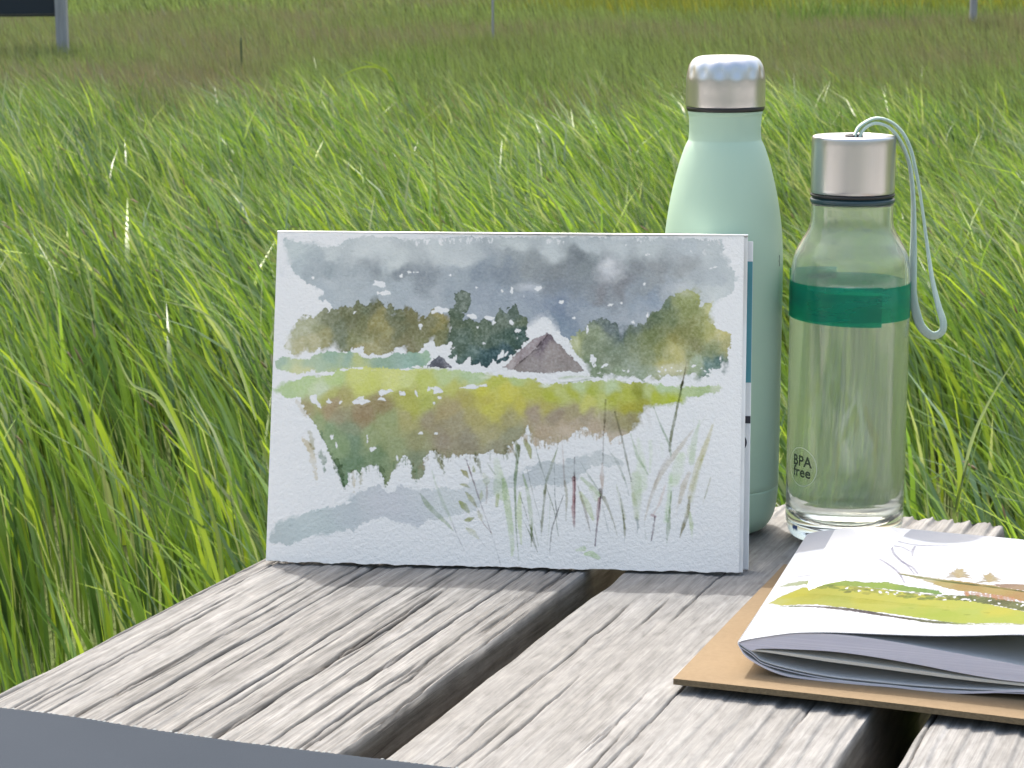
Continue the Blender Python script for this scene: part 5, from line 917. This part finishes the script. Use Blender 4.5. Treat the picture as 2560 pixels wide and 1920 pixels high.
for i in range(9):
    an = R(-158) + i * 0.018; z_ = 0.0085 + 0.0009 * math.sin(i * 2.3); V += [(0.03112 * math.cos(an), 0.03112 * math.sin(an), z_ - 0.0016), (0.03112 * math.cos(an), 0.03112 * math.sin(an), z_ + 0.0012 * (i % 3 > 0))]
link('base_print', mesh_np('bp', V, grid_quads(9, 2)), simple('blue_print', (0.05, 0.10, 0.28), 0.5), cb)

# ================================================================ kraft card and sketchbook
KRAFT = NT('kraft_board'); f1 = KRAFT.noise((1, 1, 1), 380, 4, 0.7); f2 = KRAFT.noise((1, 1, 1), 30, 3)
KRAFT.set(Base_Color=KRAFT.mix(0.5, KRAFT.ramp(f1, [(0.3, (0.172, 0.126, 0.076)), (0.7, (0.217, 0.161, 0.101))]), KRAFT.ramp(f2, [(0.3, (0.176, 0.129, 0.079)), (0.7, (0.212, 0.157, 0.098))])), Roughness=0.85, Specular_IOR_Level=0.2)
KRAFT.bump(f1, 0.3, 0.0004); KRAFT = KRAFT.m
KEDGE = NT('kraft_edge'); f1 = KEDGE.noise((500, 500, 900), 1, 4, 0.7); KEDGE.set(Base_Color=KEDGE.ramp(f1, [(0.3, (0.11, 0.08, 0.045)), (0.7, (0.22, 0.165, 0.095))]), Roughness=0.9); KEDGE.bump(f1, 0.8, 0.0006); KEDGE = KEDGE.m
ka = -math.atan2(0.0511, 0.1338)
def slab(name, L, D, zfun, th, mat_top, mat_edge, nx=40, ny=30, seed=0):
    X = np.linspace(0, L, nx); Y = np.linspace(0, D, ny); YY, XX = np.meshgrid(Y, X, indexing='ij'); r_ = np.random.RandomState(seed)
    Z = zfun(XX, YY); j = 0.0002 * (r_.rand(nx) - 0.5); YJ = YY + np.where(YY == 0, j[None], 0)
    t_ = np.stack([XX, YJ, Z + th], -1).reshape(-1, 3); b_ = np.stack([XX, YJ, Z], -1).reshape(-1, 3); n = nx * ny; q = grid_quads(ny, nx)
    ring = np.concatenate([np.arange(nx), np.arange(1, ny) * nx + nx - 1, (ny - 1) * nx + np.arange(nx - 2, -1, -1), np.arange(ny - 2, 0, -1) * nx]); r2 = np.roll(ring, -1)
    sq = np.stack([r2, ring, ring + n, r2 + n], -1)[:, ::-1]
    me = mesh_np(name, np.concatenate([t_, b_]), np.concatenate([q, q[:, ::-1] + n, sq]), smooth=False); o = link(name, me, mat_top); me.materials.append(mat_edge)
    mi = np.zeros(len(me.polygons), np.int32); mi[2 * len(q):] = 1; me.polygons.foreach_set('material_index', mi); return o
kraft = slab('kraft_card', 0.30, 0.195, lambda X, Y: 0.0006 + 0.0030 * np.clip(1 - Y / 0.17, 0, 1) ** 0.8 + 0.0006 * np.sin(X * 18) * np.clip(1 - Y / 0.1, 0, 1), 0.0026, KRAFT, KEDGE)
kraft.location = (0.0666, 0.8304, TABLE_Z); kraft.rotation_euler = (0, 0, ka)
tag(kraft, 'thick brown kraft card lying under the sketchbook on the boards', 'card')

SC = 0.9942
def bz(z): return 0.2933 - SC * (0.2933 - z)
bt = np.array([0.09486, 0.84100]) * SC; bl = np.array([0.30086, 0.95367]); be = np.array([0.95367, -0.30086]); BL = 0.1713 * SC
book = thing('sketchbook', (bt[0], bt[1], TABLE_Z), 'sketchbook folded open with arched white pages and a painted lime green field', 'sketchbook', rot=(0, 0, math.atan2(be[1], be[0])))
S_ = 0.150
def pr(*a): a = np.array(a, float).reshape(-1, 2) / 1000; return np.stack([a[:, 0], np.vectorize(bz)(a[:, 1])], -1)
TOPF = pr(0, 18.4, 3, 19.7, 12.7, 22.3, 23.6, 24.7, 37, 26.2, 48, 26.9, 63.5, 27.7, 79.5, 28.7, 95, 30.2, 116.5, 32.6, 150, 34.5)
TOPB = pr(0, 21.0, 3, 22.1, 8.3, 23.5, 17.6, 25.0, 31.9, 26.3, 49.4, 27.4, 66.8, 26.9, 84.6, 26.7, 104.8, 26.2, 150, 24.5)
SECF = pr(0, 18.1, 12.6, 22.1, 23.5, 24.2, 39.7, 25.5, 53.2, 25.2, 69.2, 24.0, 85, 22.4, 100.7, 20.9, 116.9, 19.1, 148, 15.8)
BLKF = pr(0, 17.9, 4.1, 15.1, 9.9, 16.4, 20.9, 17.2, 37.2, 17.9, 53.4, 17.4, 74.7, 15.6, 90.6, 13.8, 106.2, 12.5, 117.1, 12.2, 148, 11.6)
STRF = pr(4, 15.0, 9.9, 15.6, 20.9, 15.5, 37.3, 14.6, 53.5, 13.9, 74.8, 13.0, 95.8, 12.1, 117.2, 11.6, 148, 11.0)
STBF = pr(4, 14.7, 9.9, 14.9, 20.9, 14.3, 37.3, 13.3, 53.5, 12.6, 74.9, 11.6, 95.9, 10.8, 117.2, 10.6, 148, 10.2)
LOWF = pr(0, 17.6, 6.1, 13.9, 10, 11.0, 21.1, 8.7, 37.5, 6.9, 53.7, 6.5, 75, 6.5, 96, 7.2, 117.3, 8.5, 148, 9.5)
OUTF = pr(-0.5, 17.6, 2.2, 13.1, 5.6, 10.6, 12.8, 7.3, 21.1, 5.3, 32.1, 4.8, 48.4, 4.7, 64.5, 4.9, 80.4, 4.6, 90.9, 5.0, 101.3, 6.2, 117.3, 8.2, 148, 9.2)
def resam(c, n):
    P_ = smooth_prof(c, 6); d = np.r_[0, np.cumsum(np.hypot(*np.diff(P_, axis=0).T))]; u = np.linspace(0, d[-1], n); return np.stack([np.interp(u, d, P_[:, 0]), np.interp(u, d, P_[:, 1])], -1)
def leafy(name, front_top, back_top, front_bot, back_bot, mat, body=None, n=70, nt=24, uv=False, inset=0.0, wav=0.0, seed=0):
    """bundle of pages: closed section swept from the front edge to the back edge"""
    ft, bt_, fb, bb = [resam(c, n) for c in (front_top, back_top, front_bot, back_bot)]; rows = []
    r_ = np.random.RandomState(seed); ph = r_.rand() * 6
    for k_ in range(nt):
        t_ = k_ / (nt - 1); tp = ft * (1 - t_) + bt_ * t_; bo = fb * (1 - t_) + bb * t_
        tp = tp.copy(); tp[:, 1] += wav * np.sin(tp[:, 0] * 40 + ph) * math.sin(t_ * 5 + ph) * np.clip(tp[:, 0] / 0.02, 0, 1)
        ring = np.concatenate([tp, bo[::-1]]); rows.append(np.stack([ring[:, 0], np.full(2 * n, inset + t_ * (BL - 2 * inset)), ring[:, 1]], -1))
    V = np.stack(rows).reshape(-1, 3); m_ = 2 * n; Q = grid_quads(nt, m_, True)
    i = np.arange(n - 1); c0 = np.stack([i, i + 1, m_ - 2 - i, m_ - 1 - i], -1); c1 = c0[:, ::-1] + (nt - 1) * m_
    me = mesh_np(name, V, np.concatenate([Q, c0, c1]), smooth=False)
    sm_ = np.zeros(len(me.polygons), bool); sm_[:len(Q)] = True; me.polygons.foreach_set('use_smooth', sm_)
    if uv:
        ul = me.uv_layers.new(name='uv'); li = np.empty(len(me.loops), np.int32); me.loops.foreach_get('vertex_index', li); P_ = V[li]
        ul.data.foreach_set('uv', np.stack([P_[:, 0] / S_, P_[:, 1] / BL], -1).astype(np.float32).ravel())
    me.set_sharp_from_angle(angle=0.9); o_ = link(name, me, mat, book)
    if body is not None:
        me.materials.append(body); mi = np.zeros(len(me.polygons), np.int32); mi[:len(Q)] = 1; me.polygons.foreach_set('material_index', mi)
    return o_
def off(c, dz): c = np.array(c, float).copy(); c[:, 1] += dz; return c
PAGES = NT('book_pages'); fz = PAGES.noise((12, 12, 4200), 1, 3, 0.6)
PAGES.set(Base_Color=PAGES.ramp(fz, [(0.35, (0.60, 0.575, 0.67)), (0.6, (0.74, 0.715, 0.80))]), Roughness=0.8, Specular_IOR_Level=0.2); PAGES.bump(fz, 0.5, 0.0004); PAGES = PAGES.m
WHITE = paper_mat('sketch_paper', (0.55, 0.56, 0.58), 0.2, 900); CREAM = paper_mat('grey_cream_paper', (0.60, 0.58, 0.53), 0.3, 900)
page_img = image_from('field_painting', paint_field_page())
top = leafy('painted_page', TOPF, TOPB, off(TOPF, -0.00035), off(TOPB, -0.00035), paper_mat('page_paper', (0.30, 0.315, 0.35), 0.2, 900, page_img), n=110, nt=40, uv=True)
dz = TOPB[0, 1] - TOPF[0, 1]
leafy('page_block', SECF, off(SECF, dz * 0.8), BLKF, off(BLKF, dz * 0.8), PAGES, WHITE, inset=0.0004)
leafy('loose_sheets', STRF, off(STRF, dz * 0.7), STBF, off(STBF, dz * 0.7), CREAM, inset=0.0006, seed=2)
leafy('lower_page', off(LOWF, 0.0003), off(LOWF, 0.0006), LOWF, off(LOWF, 0.0004), WHITE, inset=0.0002, seed=3)
MIDF = LOWF.copy(); MIDF[:, 1] -= 0.0007
leafy('inner_leaf', off(MIDF, -0.0001) , off(MIDF, 0.0002), off(MIDF, -0.00035), off(MIDF, 0.0), PAGES, WHITE, inset=0.0001, seed=5)
leafy('back_leaves', off(OUTF, 0.0009), off(OUTF, 0.0012), OUTF, off(OUTF, 0.0003), PAGES, WHITE, inset=0.0, seed=4)

# ================================================================ slate folder in the near corner
SL = NT('slate_cloth'); f1 = SL.noise((1, 1, 1), 1500, 3); f2 = SL.noise((1, 1, 1), 9, 3)
SL.set(Base_Color=SL.mix(0.5, SL.ramp(f1, [(0.3, (0.025, 0.033, 0.045)), (0.7, (0.032, 0.041, 0.056))]), SL.ramp(f2, [(0.3, (0.023, 0.031, 0.043)), (0.7, (0.034, 0.043, 0.058))])), Roughness=0.85, Specular_IOR_Level=0.12); SL.bump(f1, 0.3, 0.0003); SL = SL.m
edge = np.array([(-0.2330, 0.8090), (-0.2270, 0.8096), (-0.2084, 0.8064), (-0.1746, 0.7948), (-0.1363, 0.7781), (-0.0934, 0.7620), (-0.0500, 0.7476), (-0.0100, 0.7340), (0.0300, 0.7200), (0.0400, 0.7140)])
edge[:, 1] -= 0.0035; edge = smooth_prof(edge, 6); fd = np.array([-0.36, -0.93]); fd /= np.linalg.norm(fd)
folder = thing('slate_folder', (-0.10, 0.70, TABLE_Z + 0.0016), 'slate blue cloth folder with a pinked edge in the near left corner of the table', 'folder')
d_ = np.r_[0, np.cumsum(np.hypot(*np.diff(edge, axis=0).T))]; uN = np.arange(0, d_[-1], 0.0003)
E2 = np.stack([np.interp(uN, d_, edge[:, 0]), np.interp(uN, d_, edge[:, 1])], -1); saw = np.abs(((uN + 0.0004 * np.sin(uN * 900)) / 0.0026) % 1 - 0.5) * 2
outv = -fd * 0.0011
Eo = E2 + outv * saw[:, None] * (0.7 + 0.5 * np.random.RandomState(5).rand(len(uN)))[:, None]
rows = [np.concatenate([Eo, np.zeros((len(uN), 1))], 1)]
for dd, zz in ((0, 0.0030), (0.0012, 0.0037), (0.004, 0.0040), (0.05, 0.0041), (0.12, 0.0042), (0.23, 0.004), (0.232, 0.0)):
    b_ = Eo if dd == 0 else E2; rows.append(np.concatenate([b_ + fd * dd, np.full((len(uN), 1), zz)], 1))
V = np.stack(rows) - [-0.10, 0.70, 0]
link('cover', mesh_np('cover', V.reshape(-1, 3), grid_quads(len(rows), len(uN))[:, ::-1]), SL, folder)
V = []; Q = []; k_ = 0
for i in (np.cumsum(np.random.RandomState(8).randint(6, 14, 200))):
    if i > len(uN) - 8 or np.random.RandomState(i).rand() < 0.25: continue
                              # pale thread ends along the pinked edge
    p0 = Eo[i] + outv * 0.15; t_ = (E2[i + 4] - E2[i]); t_ /= np.linalg.norm(t_); n_ = -fd
    for a, b in ((0, -0.0006), (0.0012, -0.0004), (0.0012, 0.0008), (0.0002, 0.0009)):
        q_ = p0 + t_ * a + n_ * (b - 0.0004); V.append((q_[0] + 0.10, q_[1] - 0.70, 0.0031 + (0.0002 if b else 0.0006)))
    Q.append((k_, k_ + 1, k_ + 2, k_ + 3)); k_ += 4
o = link('thread_ends', mesh_np('thr', V, Q, smooth=False), simple('pale_thread', (0.16, 0.18, 0.19), 0.8), folder); o['kind'] = 'stuff'
